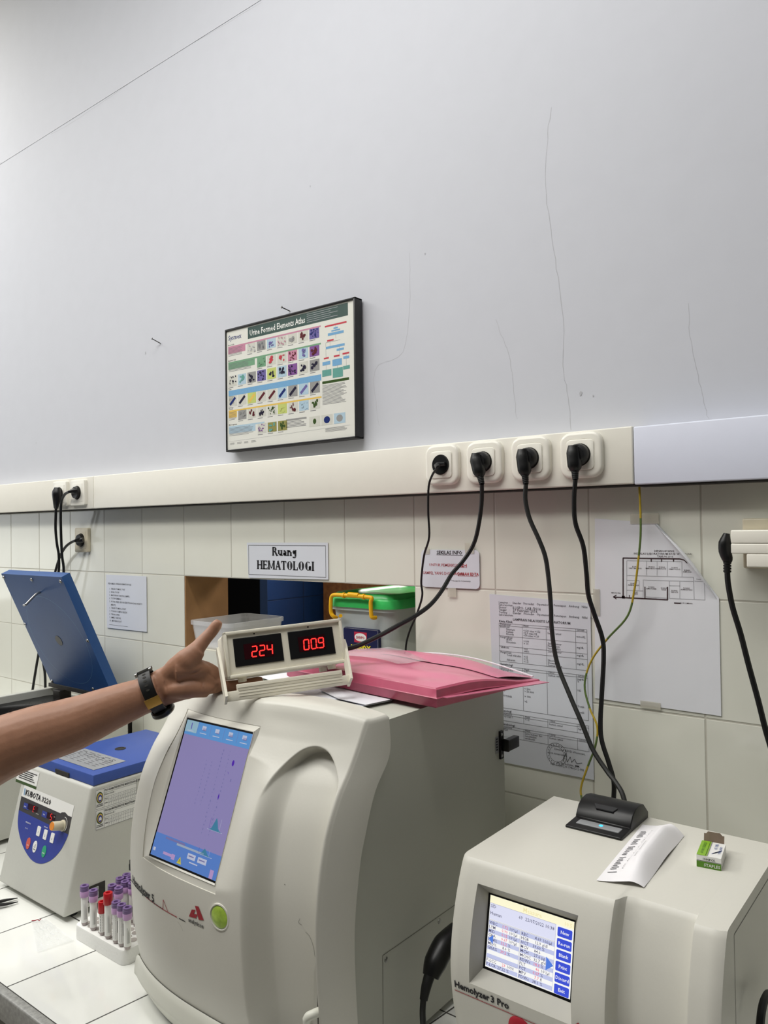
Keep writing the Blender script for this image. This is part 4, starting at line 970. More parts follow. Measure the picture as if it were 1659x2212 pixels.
sw_ = MB().rbox(XR, XR+.004, a[0]+.003, a[0]+(b_[0]-a[0])*.62, c[1]-.001, a[1]-.004, .0012).build('power_switch', 'strip_grey', ce)
pg = Page((XR+.004, a[0]+.003, a[1]-.004), (0, 1, 0), (0, 0, -1), (1, 0, 0)); pg.ring(.020, .008, .0014, .0006, 'ink'); pg.build('switch_mark', sw_)

# ================================================================== SECOND CENTRIFUGE (open lid)
ZH, YH = 1.06, -0.080
A = onz(115, 1474, ZH); B = onz(240, 1505, ZH); XA, XB = A[0], B[0]; YH = (A[1]+B[1])/2
TR = onx(135, 1246, XB); TL = onx(0, 1240, XA)
TY, TZ = (TR[1]+TL[1])/2, (TR[2]+TL[2])/2
c2 = thing('centrifuge', 'large centrifuge with its blue lid open, behind the forearm at the left', 'centrifuge', ((XA+XB)/2, -.25, CZ))
ld = np.array([0, TY-YH, TZ-ZH]); LL = np.linalg.norm(ld); ld = ld/LL; lnm = np.cross(np.array([1., 0, 0]), ld); lnm = lnm if lnm[1] < 0 else -lnm
O = np.array([XA, YH, ZH]); LW = XB-XA
def LP(x, t_, d): return tuple(O+np.array([1., 0, 0])*x+ld*t_+lnm*d)
lid2 = MB().prism([(0, 0), (LW, 0), (LW, LL), (0, LL)], 0.0, -.028, LP, .002, 2).build('open_lid', 'lid_blue', c2)
pg = Page(O+ld*LL, (1, 0, 0), -ld, lnm, .0004)
rr_ = LW*.43; pg.ring(LW*.5, LL*.56, rr_, .0007, 'p_blue', 64)
pg.build('lid_seam', lid2)
MB().lathe([(.0165, 0), (.0165, .0008)], O+np.array([LW*.5, 0, 0])+ld*(LL*.44), lnm, 28).build('sight_hole', 'black_plastic', lid2)
for a, b in ((.02, .97), (.5, .965), (.96, .965), (.015, .55), (.98, .48), (.03, .02), (.72, .03)):
    q = np.array(LP(LW*a, LL*b, 0)); MB().lathe([(.0055, 0), (.005, .002), (.003, .0032), (.0, .0035)], q, lnm, 12, caps=False).build('screw', 'steel', lid2)
q0 = np.array(LP(LW*.55, LL*.86, 0)); q1 = q0+lnm*.052+ld*(-.012)
hk = MB(); hk.tube([q0, q0+lnm*.015, q1], 0.0035, 8, 3); hk.tube([q1, q1+np.array([-.012, 0, -.002])], .0032, 8, 0); hk.build('latch_hook', 'steel', lid2)
MB().box(XA-.01, XB, YH-.004, YH+.02, ZH-.012, ZH-.001).build('hinge_plate', 'dark_steel', c2, smooth='flat')
hb = MB()
hb.rbox(XA+.045, XA+.085, YH-.02, YH+.02, ZH-.045, ZH-.012, .003).build('hinge_bracket', 'dark_steel', c2)
# body with open bowl: walls, rim, dark chamber
bx0, bx1, by0, by1, bz = XA-.03, XB+.03, -.56, YH+.045, 1.030
by1 = min(by1, -.03)
g = MB()
g.rbox(bx0, bx0+.02, by0, by1, CZ+.012, bz+.012, .003).rbox(bx1-.02, bx1, by0, by1, CZ+.012, bz, .003).rbox(bx0, bx1, by0, by0+.02, CZ+.012, bz, .003).rbox(bx0, bx1, by1-.02, by1, CZ+.012, bz-.01, .003)
g.box(bx0+.01, bx1-.01, by0+.01, by1-.01, CZ+.012, CZ+.04)
g.build('body', 'cent_grey', c2)
cx, cy = (bx0+bx1)/2, (by0+by1)/2
g = MB(); g.lathe([(.165, bz-.012), (.160, bz-.02), (.158, CZ+.09), (.02, CZ+.085)], (cx, cy, 0), (0, 0, 1), 40, caps=False)
N_ = 40
rim = [(cx+.165*math.cos(2*math.pi*k/N_), cy+.165*math.sin(2*math.pi*k/N_), bz-.012) for k in range(N_)]
out = []
for k in range(N_):
    c, s = math.cos(2*math.pi*k/N_), math.sin(2*math.pi*k/N_); m_ = max(abs(c)/((bx1-bx0)/2-.018), abs(s)/((by1-by0)/2-.018)); out.append((cx+c/m_, cy+s/m_, bz-.010))
g.add(rim+out, [(k, (k+1) % N_, N_+(k+1) % N_, N_+k) for k in range(N_)])
g.build('bowl', 'black_plastic', c2)
g = MB(); g.lathe([(.012, CZ+.085), (.012, CZ+.20), (.05, CZ+.205), (.05, CZ+.215), (.02, CZ+.235)], (cx, cy, 0), (0, 0, 1), 20).build('rotor', 'dark_steel', c2)

# ================================================================== BIG ANALYSER
FP = [(-.4973, 1.2574), (-.5312, 1.2042), (-.5594, 1.1669), (-.5829, 1.1196), (-.5988, 1.05), (-.6026, .9833), (-.5977, .9002), (-.588, .84), (-.575, .79), (-.565, .752)]
def smooth_fn(P):
    Q = catmull([(y, z, 0) for y, z in P], 10); zs = np.array([q[1] for q in Q])[::-1]; ys = np.array([q[0] for q in Q])[::-1]
    return lambda z: float(np.interp(z, zs, ys))
fpr = smooth_fn(FP)
bpr = smooth_fn([(-.4539, 1.2574), (-.4539, 1.2039), (-.4887, 1.1589), (-.5120, 1.105), (-.5259, 1.0604), (-.5386, .971), (-.534, .8484), (-.525, .752)])
AXC, AHW, ABUL = 1.6550, .2170, .035
def crown(t): return .017*(1-t**4)*(.45+.55*sstep(t, -.3, .45))
def zmap(t, zn): return zn+crown(t)*sstep(zn, 1.225, 1.2574)
ZTOP = [(1.70, 1.10), (1.745, 1.150), (1.762, 1.184), (1.777, 1.204), (1.792, 1.2165), (1.810, 1.2215), (1.828, 1.2175), (1.842, 1.207), (1.856, 1.190), (1.867, 1.172), (1.90, 1.10)]
_zc = catmull([(a, b, 0) for a, b in ZTOP], 8); ztx = np.array([q[0] for q in _zc]); ztz = np.array([q[1] for q in _zc])
def scoop(x, z):
    zt = float(np.interp(x, ztx, ztz))
    a = sstep(zt-z, -.003, .011); b = 1-sstep(x, 1.8570, 1.8660); c = sstep(x, 1.748, 1.785)
    lo = sstep(z, .775, .86)
    return .026*a*b*c*(.35+.65*lo)
def S5(x, z, sc=True):
    t = max(-1, min(1, (x-AXC)/AHW))
    zn = z
    for _ in range(4): zn = z-crown(t)*sstep(zn, 1.225, 1.2574)
    y = fpr(zn)-ABUL*(1-abs(t)**2.6)
    pl_ = -.5565+(z-1.23)*(-.0758/-.2003)-.0012
    k_ = (sstep(x, 1.60, 1.695) if x < 1.70 else 1-sstep(x, 1.7005, 1.765))*sstep(z, .995, 1.04)*(1-sstep(z, 1.215, 1.245))
    y = y+max(0, pl_-y)*k_
    return y+(scoop(x, z) if sc else 0)
an = thing('blood_analyser', 'tall white blood analyser with portrait touch screen, carrying the pink folder', 'analyser', (AXC, -.33, CZ))
xl, xr = AXC-AHW, AXC+AHW
hz_ = list(np.linspace(CZ+.012, 1.2490, 40))
hp_ = [(bpr(z)+.0006, z) for z in hz_]+[(-.4490, 1.2515), (-.104, 1.2515), (-.100, 1.2480), (-.100, CZ+.012)]
nh_ = len(hp_)
MB().add([(xl+.004, y, z) for y, z in hp_]+[(xr-.002, y, z) for y, z in hp_], [tuple(range(nh_)), tuple(range(nh_, 2*nh_))[::-1]]+[(i, nh_+i, nh_+(i+1) % nh_, (i+1) % nh_) for i in range(nh_)]).build('housing', 'analyser_grey', an)
for x, y in ((xl+.05, -.45), (xr-.05, -.45), (xl+.05, -.14), (xr-.05, -.14)): MB().lathe([(.016, CZ+.0003), (.018, CZ+.014)], (x, y, 0), (0, 0, 1), 14).build('foot', 'black_rubber', an)
HX0, HX1, HZ0, HZ1 = 1.507, 1.7005, 1.017, 1.2345
xs = sorted(set([round(q, 5) for q in np.linspace(xl, 1.507, 12)]+[round(q, 5) for q in np.linspace(1.507, 1.7005, 22)]+[round(q, 5) for q in np.linspace(1.7005, 1.745, 8)]+[round(q, 5) for q in np.linspace(1.745, xr, 120)]))
zs_ = sorted(set([round(q, 5) for q in np.linspace(.752, 1.017, 40)]+[round(q, 5) for q in np.linspace(1.017, 1.15, 36)]+[round(q, 5) for q in np.linspace(1.15, 1.2345, 72)]+[round(q, 5) for q in np.linspace(1.2345, 1.2574, 8)]))
def edge_soft(t):  # rounded vertical corner at the very sides
    return .006*sstep(abs(t), .975, 1.0)**2
V5 = {}
g = MB(); idx = {}
def fpt(i, j):
    x = xs[i]; t = (x-AXC)/AHW; z = zmap(t, zs_[j])
    return (x, S5(x, z)+edge_soft(t), z)
NX, NZ = len(xs), len(zs_)
verts = [fpt(i, j) for j in range(NZ) for i in range(NX)]
fac = []
for j in range(NZ-1):
    for i in range(NX-1):
        if xs[i] >= HX0-1e-6 and xs[i+1] <= HX1+1e-6 and zs_[j] >= HZ0-1e-6 and zs_[j+1] <= HZ1+1e-6: continue
        fac.append((j*NX+i, j*NX+i+1, (j+1)*NX+i+1, (j+1)*NX+i))
# top cap: rounds over and runs back to the housing
rows_ = [(0.0, 0.0)]+[(k/5.0, None) for k in range(1, 6)]
base = len(verts); nb = 6
for k in range(1, nb+1):
    f_ = k/nb
    for i in range(NX):
        x, y, z = verts[(NZ-1)*NX+i]
        yb_ = -.4539
        zz_ = z+.004*math.sin(min(1, f_*4)*math.pi/2)-(crown((x-AXC)/AHW)*.45)*sstep(f_, .3, 1)
        verts.append((x, y+(yb_-y)*(f_**1.3), zz_))
top0 = (NZ-1)*NX
for k in range(nb):
    a0 = top0 if k == 0 else base+(k-1)*NX; b0 = base+k*NX
    for i in range(NX-1): fac.append((a0+i, a0+i+1, b0+i+1, b0+i))
# side flanges
for side_, i in ((-1, 0), (1, NX-1)):
    b0 = len(verts)
    for j in range(NZ):
        x, y, z = verts[j*NX+i]; verts.append((x+side_*.006, bpr(min(zs_[j], 1.2574)), z))
    for j in range(NZ-1): fac.append((j*NX+i, (j+1)*NX+i, b0+j+1, b0+j))
    tl_ = [top0+i]+[base+k*NX+i for k in range(nb)]
    fac.append(tuple(tl_+[b0+NZ-1]) if True else ())
    # inner return
    b1 = len(verts)
    for j in range(NZ):
        x, y, z = verts[b0+j]; verts.append((x-side_*.006, y, z))
    for j in range(NZ-1): fac.append((b0+j, b0+j+1, b1+j+1, b1+j))
g.add(verts, fac)
g.build('front_shell', 'analyser_white', an, smooth=50)
# deep bezel around the flat tilted screen
SQ = [np.array(q) for q in ((1.5355, -.5565, 1.2300), (1.6950, -.5565, 1.2300), (1.6950, -.6323, 1.0297), (1.5355, -.6323, 1.0297))]
def on_rect(s): # s in 0..4 around
    k = int(s) % 4; f_ = s-int(s); return SQ[k]*(1-f_)+SQ[(k+1) % 4]*f_
def hole(s):
    k = int(s) % 4; f_ = s-int(s)
    c = [(HX0, HZ1), (HX1, HZ1), (HX1, HZ0), (HX0, HZ0)]; a, b = c[k], c[(k+1) % 4]
    x, zn = a[0]*(1-f_)+b[0]*f_, a[1]*(1-f_)+b[1]*f_; z = zmap((x-AXC)/AHW, zn); return np.array([x, S5(x, z), z])
NS = 24
g = MB(); rings = []
for fr, push in ((0, 0), (.0, .0015), (.82, .0), (.84, -.0012), (1.0, 0.0)):
    R_ = []
    for k in range(4*NS):
        s = k/NS; p, q = hole(s), on_rect(s)
        R_.append(tuple(p*(1-fr)+q*fr+np.array([0, push, 0])))
    rings.append(R_)
loft(g, rings, cap=False).build('screen_bezel', 'analyser_white', an, smooth=30)
sx_ = (SQ[1]-SQ[0]); sd_ = (SQ[3]-SQ[0]); WW, HH = np.linalg.norm(sx_), np.linalg.norm(sd_)
sxn, sdn = sx_/WW, sd_/HH; snn = np.cross(sxn, sdn); snn = snn if snn[1] < 0 else -snn
MB().use('black_plastic').prism([(0, 0), (WW, 0), (WW, HH), (0, HH)], -.006, -.0005, lambda a, b, d: tuple(SQ[0]+sxn*a+sdn*b+snn*d)).build('screen_surround', 'black_plastic', an, smooth='flat')
pg = Page(SQ[0], sxn, sdn, snn, .0003)
m_ = .0030
pg.lv = 0; pg.rect(m_, m_, WW-m_, HH-2*m_, 's5_body')
pg.lv = 1; pg.rect(m_, m_, WW-m_, HH*.105, 's5_top'); pg.rect(m_, HH*.83, WW-m_, HH*.17-m_, 's5_bottom')
pg.lv = 2; pg.rect(m_, m_, WW*.185, HH*.085, 's5_tab')
for k in range(5):
    x_ = m_+WW*.2*k
    pg.line(x_+WW*.19, m_, x_+WW*.19, HH*.10, .0005, 's5_faint'); pg.lv = 3
    if k == 0: pg.line(x_+WW*.09, HH*.03, x_+WW*.095, HH*.075, .0016, 's5_violet')
    else: pg.rect(x_+WW*.06, HH*.035, WW*.06, HH*.028, 's5_light'); pg.rect(x_+WW*.075, HH*.050, WW*.05, HH*.018, 's5_faint')
    pg.rect(x_+WW*.04, HH*.086, WW*.10, .0012, 's5_light'); pg.lv = 2
for c_, x_ in enumerate((.46, .54, .66, .76)):
    for k in range(22 if c_ > 1 else 12):
        pg.rect(WW*x_+random.uniform(-.001, .001), HH*(.16+.027*k+(.1 if c_ < 2 else 0)), .0012*random.uniform(.6, 1.6), .0024*random.uniform(.5, 1.4), 's5_faint')
pg.disc(WW*.84, HH*.235, .0026, .0046, 's5_violet', 9); pg.disc(WW*.76, HH*.475, .0014, .0046, 's5_violet', 9); pg.line(WW*.80, HH*.30, WW*.815, HH*.312, .0006, 's5_violet'); pg.rect(WW*.86, HH*.34, .002, .004, 's5_faint')
def hist(x_, y_, w_, h_):
    pg.lv = 2; pg.line(x_, y_, x_+w_, y_, .0006, 's5_light'); P_ = [(x_+w_*a, y_-h_*b) for a, b in ((.1, 0), (.25, .15), (.38, .7), (.45, 1), (.55, .75), (.68, .25), (.85, .06), (.95, 0))]; pg.poly(P_, 's5_teal')
    pg.line(x_+w_*.78, y_, x_+w_*.78, y_-h_, .0004, 's5_light'); pg.line(x_+w_*.1, y_, x_+w_*.1, y_-h_*.9, .0004, 's5_violet')
hist(WW*.72, HH*.695, WW*.21, HH*.085); hist(WW*.66, HH*.865, WW*.22, HH*.045)
pg.lv = 2; pg.rect(WW*.18, HH*.838, WW*.30, HH*.014, 's5_faint'); pg.rect(WW*.36, HH*.852, WW*.40, HH*.014, 's5_band')
for a, b, c, d, q in ((.55, .885, .115, .036, 's5_light'), (.70, .885, .125, .036, 's5_light'), (.04, .93, .035, .022, 's5_light'), (.20, .935, .15, .018, 's5_pink'), (.33, .93, .05, .035, 's5_pink'), (.90, .93, .05, .055, 's5_pink')): pg.rect(WW*a, HH*b, WW*c, HH*d, q)
pg.lv = 3; c = (WW*.46, HH*.955); pg.poly([(c[0]-.0055, c[1]+.004), (c[0]+.0055, c[1]+.004), (c[0], c[1]-.006)], 's5_yellow'); pg.lv = 4; pg.line(c[0], c[1]-.0025, c[0], c[1]+.0015, .0009, 'ink')
pg.rect(WW*.60, HH*.935, WW*.12, .0016, 's5_light'); pg.rect(WW*.57, HH*.897, WW*.075, .0016, 's5_faint'); pg.rect(WW*.72, HH*.897, WW*.085, .0016, 's5_faint')
pg.build('touch_screen', an)
# writing on the curved shell
def sf(x, z, e=.0007): return (x, S5(x, z, False)+edge_soft((x-AXC)/AHW)-e, z)
g = MB().use('ink').text('Hemolyzer 5', lambda a, b: sf(a, b), 1.4580, .9600, .0165, .026, 'LEFT', 2, 1.04)
g.use('logo_red')
def strip(P, t_, m__):
    g.use(m__); Q = []
    for (a, b), (c, d) in zip(P[:-1], P[1:]):
        n_ = max(1, int(abs(c-a)/.006)); Q += [(a+(c-a)*k/n_, b+(d-b)*k/n_) for k in range(n_)]
    Q.append(P[-1])
    for (a, b), (c, d) in zip(Q[:-1], Q[1:]):
        l = math.hypot(c-a, d-b); nx, nz = -(d-b)/l*t_/2, (c-a)/l*t_/2
        g.quad(sf(a+nx, b+nz), sf(a-nx, b-nz), sf(c-nx, d-nz), sf(c+nx, d+nz))
strip([(1.445, .9590), (1.574, .9590)], .0014, 'ink'); strip([(1.574, .9592), (1.576, .974), (1.588, .9592)], .0012, 'logo_red'); strip([(1.52, .9586), (1.612, .9586)], .0013, 'logo_red'); strip([(1.617, .9586), (1.632, .9586)], .0013, 'ink')
def hit5(u, v):
    y = -.62
    for _ in range(12):
        q = ony(u, v, y); y = S5(q[0], q[2], False)
    return q[0], q[2]
def lgo(L_): return [sf(*hit5(290+a/3.858, 1860+b/3.858)) for a, b in L_]
LGc = (1.6575, .9800)
g.use('logo_red')
for P_ in ([(508, 370), (538, 378), (582, 493), (540, 488)], [(482, 402), (514, 405), (497, 440), (530, 444), (518, 476), (458, 460)]):
    g.poly(lgo(P_))
g.use('ink').text('analyticon', lambda a, b: sf(a, b), LGc[0], .9612, .0088, .014, 'CENTER', 2, .98)
g.build('printed_lettering', None, an, smooth='flat')
# green round start button in a dished ring
bc = np.array([1.7100, S5(1.7100, .9880, False), .9880]); bn_ = np.array([.12, -.99, -.02]); bn_ /= np.linalg.norm(bn_)
bt = MB().lathe([(.0195, -.002), (.0192, .0012), (.0175, .0016), (.0155, -.0002)], bc, bn_, 32, caps=False).build('start_button', 'analyser_white', an)
MB().lathe([(.0155, .0002), (.0150, .0012), (.012, .0024), (.006, .0034), (.0, .0036)], bc, bn_, 32, caps=False).build('button_lens', 'led_green', bt)
# skirt at the foot of the shell
SK = [(0.000, .822), (.004, .820), (.0085, .812), (.0135, .800), (.0150, .794), (.0130, .788), (.010, .780), (.004, .760), (.0, CZ+.004)]
g = MB(); nxs = 60
def skirt(i, j):
    x = xl-.004+(xr-xl+.006)*i; o_, z = SK[j]
    tt = (x-AXC)/AHW; zz_ = z-.012*(1-tt*tt)*0
    return (x, S5(min(max(x, xl), xr), max(z, .753), False)-o_-.001, zz_)
vv = [skirt(i/nxs, j) for j in range(len(SK)) for i in range(nxs+1)]
ff = [(j*(nxs+1)+i, j*(nxs+1)+i+1, (j+1)*(nxs+1)+i+1, (j+1)*(nxs+1)+i) for j in range(len(SK)-1) for i in range(nxs)]
for i in (0, nxs):
    b0 = len(vv)
    for j in range(len(SK)): q = vv[j*(nxs+1)+i]; vv.append((q[0], -.50, q[2]))
    ff += [(j*(nxs+1)+i, (j+1)*(nxs+1)+i, b0+j+1, b0+j) for j in range(len(SK)-1)]
g.add(vv, ff).build('base_skirt', 'analyser_base', an, smooth=50)
# sample door with lever, warning sticker
dx0, dx1 = 1.8440, 1.8620
yd = S5(1.855, .93)
MB().box(dx0, dx1, yd-.004, yd+.004, .79, .9690).build('sample_door', 'bezel_grey', an, smooth='flat')
MB().box(dx0+.006, dx0+.0072, yd-.0046, yd-.003, .79, .966).build('door_gap', 'gap_dark', an, smooth='flat')
MB().tube([(1.849, yd-.012, .80), (1.849, yd-.022, .87), (1.852, yd-.026, .885), (1.858, yd-.022, .89), (1.862, yd-.010, .89)], [.007, .0065, .006, .006, .006], 12, 5).build('door_lever', 'analyser_base', an)
yw = S5(1.8560, .980)
g = MB().use('label_yellow').add([(1.8490, yw-.0012, .9705), (1.8640, yw-.0012, .9725), (1.8640, yw-.0012, .9830), (1.8585, yw-.0012, .9850)], [(0, 1, 2, 3)])
g.use('ink').add([(1.8525, yw-.0018, .9725), (1.8610, yw-.0018, .9735), (1.8590, yw-.0018, .9810)], [(0, 1, 2)]); g.build('warning_sticker', None, an, smooth='flat')
# hair lines and scuffs on the shell
def scuff(P, wd):
    m_ = MB(); Q = catmull([(*hit5(u, v), 0) for u, v in P], 4)
    for a, b in zip(Q[:-1], Q[1:]):
        l = math.hypot(b[0]-a[0], b[1]-a[1]) or 1; nx, nz = -(b[1]-a[1])/l*wd/2, (b[0]-a[0])/l*wd/2
        def s_(x, z): return (x, S5(x, z)-.0004, z)
        m_.quad(s_(a[0]+nx, a[1]+nz), s_(a[0]-nx, a[1]-nz), s_(b[0]-nx, b[1]-nz), s_(b[0]+nx, b[1]+nz))
    m_.build('scuff_mark', 'seam', an, smooth='flat')
for P_, w_ in (([(619, 2001), (616, 2010), (623, 2015)], .0004), ([(631, 2031), (640, 2040), (648, 2062), (652, 2085)], .0004), ([(384, 1990), (392, 2002), (396, 2012)], .0003), ([(585, 1925), (587, 1927)], .001)): scuff(P_, w_)
# right side: black bracket, small plate, seam and screws
def sxp(u, v): q = onx(u, v, xr-.002); return q[1], q[2]
br = MB()
a = sxp(1077, 1580); b_ = sxp(1083.5, 1637)
br.box(xr-.002, xr+.002, a[0], b_[0]+.001, b_[1], a[1]); br.rbox(xr-.001, xr+.016, a[0]+.004, a[0]+.010, b_[1]+.014, a[1]-.014, .002)
br.rbox(xr+.004, xr+.016, a[0]+.006, -.074, b_[1]+.015, a[1]-.015, .0015)
bk = br.build('cable_bracket', 'black_plastic', an)
for z in (a[1]-.006, b_[1]+.006): MB().lathe([(.0028, 0), (.002, .001)], (xr+.002, (a[0]+b_[0])/2, z), (1, 0, 0), 12).build('screw', 'steel', bk)
pg = Page((xr-.002, a[0]-.013, a[1]-.008), (0, 1, 0), (0, 0, -1), (1, 0, 0), .0005); pg.rect(0, 0, .012, .030, 'strip_grey'); pg.lv = 2; pg.fuzz(.002, .003, .006, .024, 5, 'ink', .5); pg.build('rating_plate', an)
pg = Page((xr-.002, -.4669, .9119), (0, 1, 0), (0, 0, -1), (1, 0, 0), .0003)
pg.line(0, 0, .36, .004, .0012, 'seam'); pg.line(0, 0, -.002, .16, .0012, 'seam'); pg.build('panel_seam', an)
for u, v in ((834, 2073), (949, 1990)):
    q = onx(u, v, xr-.002); MB().lathe([(.0042, 0), (.0040, .0012), (.002, .002), (0, .002)], q, (1, 0, 0), 14, caps=False).build('screw', 'steel', an)

# ================================================================== SMALL ANALYSER
HX, HR, HB, HT = 2.020, 2.352, -.210, 1.100
h3p = smooth_fn([(-.4790, 1.1000), (-.4840, 1.0940), (-.4943, 1.0727), (-.5065, 1.0381), (-.5153, .9969), (-.5173, .9622), (-.5129, .9245), (-.505, .8897), (-.492, .83), (-.485, .762)])
def scoop3(x, z):
    a = sstep(x, 2.229, 2.2375); b = 1-sstep(x, 2.3165, 2.3190)
    soft = sstep(x, 2.225, 2.255)
    k = sstep(z, .80, .95)
    return .0205*b*(a*.75+soft*.25)*(.4+.6*k)
def S3(x, z): return h3p(z)+scoop3(x, z)
h3 = thing('blood_analyser', 'small white blood analyser at the lower right with landscape results screen and built in printer', 'analyser', ((HX+HR)/2, -.34, CZ))
xs3 = sorted(set([round(q, 5) for q in np.linspace(HX, 2.0505, 5)]+[round(q, 5) for q in np.linspace(2.0505, 2.1890, 14)]+[round(q, 5) for q in np.linspace(2.1890, 2.225, 4)]+[round(q, 5) for q in np.linspace(2.225, 2.26, 18)]+[round(q, 5) for q in np.linspace(2.26, 2.312, 8)]+[round(q, 5) for q in np.linspace(2.312, 2.322, 14)]+[round(q, 5) for q in np.linspace(2.322, HR, 5)]))
zs3 = sorted(set([round(q, 5) for q in np.linspace(.762, .9590, 22)]+[round(q, 5) for q in np.linspace(.9590, 1.0755, 24)]+[round(q, 5) for q in np.linspace(1.0755, HT, 8)]))
K0, K1, Q0, Q1 = 2.0505, 2.1890, .9590, 1.0755
n3, m3 = len(xs3), len(zs3)
vv = [(x, S3(x, z)+(.004*sstep(abs(x-(HX+HR)/2), .155, .166)**2), z) for z in zs3 for x in xs3]
ff = []
for j in range(m3-1):
    for i in range(n3-1):
        if xs3[i] >= K0-1e-6 and xs3[i+1] <= K1+1e-6 and zs3[j] >= Q0-1e-6 and zs3[j+1] <= Q1+1e-6: continue
        ff.append((j*n3+i, j*n3+i+1, (j+1)*n3+i+1, (j+1)*n3+i))
# flat top running back to the rear edge, sides and back
top0 = (m3-1)*n3; b0 = len(vv)
for i in range(n3): vv.append((xs3[i], vv[top0+i][1]+.006, HT+.0012))
for i in range(n3): vv.append((xs3[i], HB+.004, HT+.0012))
for i in range(n3): vv.append((xs3[i], HB, HT-.003))
for i in range(n3): vv.append((xs3[i], HB, .762))
for a, b in ((top0, b0), (b0, b0+n3), (b0+n3, b0+2*n3), (b0+2*n3, b0+3*n3)):
    ff += [(a+i, a+i+1, b+i+1, b+i) for i in range(n3-1)]
for i in (0, n3-1):
    col_ = [j*n3+i for j in range(m3)]+[b0+i, b0+n3+i, b0+2*n3+i, b0+3*n3+i]
    ff.append(tuple(col_))
MB().add(vv, ff).build('casing', 'analyser_white', h3, smooth=30)
for x, y in ((HX+.04, -.45), (HR-.04, -.45), (HX+.04, -.25), (HR-.04, -.25)): MB().lathe([(.013, CZ+.0003), (.015, CZ+.0135)], (x, y, 0), (0, 0, 1), 14).build('foot', 'black_rubber', h3)
R4 = [np.array(q) for q in ((2.0585, -.4790, 1.0610), (2.1793, -.4790, 1.0610), (2.1790, -.4965, .9710), (2.0585, -.4965, .9710))]
def rect4(L_, s): k = int(s) % 4; f_ = s-int(s); return L_[k]*(1-f_)+L_[(k+1) % 4]*f_
def hole3(s):
    k = int(s) % 4; f_ = s-int(s); c = [(K0, Q1), (K1, Q1), (K1, Q0), (K0, Q0)]; a, b = c[k], c[(k+1) % 4]
    x, z = a[0]*(1-f_)+b[0]*f_, a[1]*(1-f_)+b[1]*f_; return np.array([x, S3(x, z), z])
rings = []
for fr in (0, .9, 1.0): rings.append([tuple(hole3(k/16)*(1-fr)+rect4(R4, k/16)*fr) for k in range(64)])
loft(MB(), rings, cap=False).build('screen_bezel', 'bezel_grey', h3, smooth=30)
ax_, dx_ = R4[1]-R4[0], R4[3]-R4[0]; W3, H3_ = np.linalg.norm(ax_), np.linalg.norm(dx_); ax_, dx_ = ax_/W3, dx_/H3_; nx_ = np.cross(ax_, dx_); nx_ = nx_ if nx_[1] < 0 else -nx_
MB().prism([(0, 0), (W3, 0), (W3, H3_), (0, H3_)], -.005, -.0004, lambda a, b, d: tuple(R4[0]+ax_*a+dx_*b+nx_*d)).build('screen_surround', 'black_plastic', h3, smooth='flat')
pg = Page(R4[0], ax_, dx_, nx_, .0002)
X0, Y0, DW, DH = .0030, .0022, W3-.0045, H3_-.0055
def D3(a, b): return X0+DW*a, Y0+DH*b
def dr(a, b, c, d, m_): p = D3(a, b); pg.rect(p[0], p[1], DW*(c-a), DH*(d-b), m_)
def dt(s_, a, b, size, m_, bold=.0, al='LEFT', sx=1.0): p = D3(a, b); pg.text(s_, p[0], p[1], size, m_, bold, al, 1, sx)
pg.lv = 0; dr(0, 0, 1, 1, 's3_white')
pg.lv = 1; dr(0, 0, 1, .105, 's3_head'); dr(.01, .105, .80, .33, 's3_bg')
pg.lv = 2
for k in range(11):
    m_ = 's3_row' if k % 2 == 0 else 's3_white'
    dr(.01, .35+.0573*k, .395, .35+.0573*(k+1), m_); dr(.405, .35+.0573*k, .80, .35+.0573*(k+1), m_)
pg.lv = 3
for a, b, c, d in ((.01, .105, .80, .105), (.01, .335, .80, .335), (.01, .345, .395, .345), (.405, .345, .80, .345), (.01, .105, .01, .98), (.395, .345, .395, .86), (.405, .345, .405, .98), (.80, .105, .80, .98), (.01, .86, .395, .86)):
    p, q = D3(a, b), D3(c, d); pg.line(*p, *q, .0003, 's3_line')
S_ = .0056
dt('Measure', .41, .085, .0076, 's3_cream', .01); dt('10:51', .89, .085, .0062, 's3_cream', .01)
dt('SID', .015, .165, S_, 's3_text', .004); dt('Human', .015, .265, .0058, 's3_text', .006); dt('69', .365, .195, S_, 's3_text', .004); dt('22/07/2022 10:38', .445, .195, .0056, 's3_text', .006)
LT = [('WBC', '1.72', '10\u00b3/\u00b5l', 1), ('LYM', '0.90', '10\u00b3/\u00b5l', 1), ('MID', '0.15', '10\u00b3/\u00b5l', 1), ('GRA', '0.67', '10\u00b3/\u00b5l', 1), ('LYM%', '52.2', '%', 1), ('MID%', '8.6', '%', 0), ('GRA%', '39.2', '%', 1), None, None, ('P-LCC', '23', '10\u2079/l', 1), ('P-LCR', '27.22', '%', 0)]
RT = [('RBC', '4.69', '10\u2076/\u00b5l', 0), ('HGB', '12.9', 'g/dl', 0), ('HCT', '39.60', '%', 0), ('MCV', '84.6', '', 0), ('MCH', '27.6', 'pg', 0), ('MCHC', '32.7', 'g/dl', 0), ('RDWc', '18.3', '%', 1), ('PLT', '86', '10\u00b3/\u00b5l', 1), ('PCT', '0.07', '%', 1), ('MPV', '7.7', 'fl', 1), ('PDWc', '38.1', '%', 0)]
for k in range(11):
    y_ = .35+.0573*k+.047
    for x_, L_ in ((.012, LT), (.41, RT)):
        r_ = L_[k]
        if not r_: continue
        dt(r_[0], x_, y_, .0052, 's3_text', .006); dt(r_[1], x_+.235, y_, .0050, 's3_red' if r_[3] else 's3_text', .006, 'RIGHT'); dt(r_[2].replace('\u2079', '9').replace('\u2076', '6'), x_+.25, y_, .0050, 's3_text', .006)
pg.lv = 4
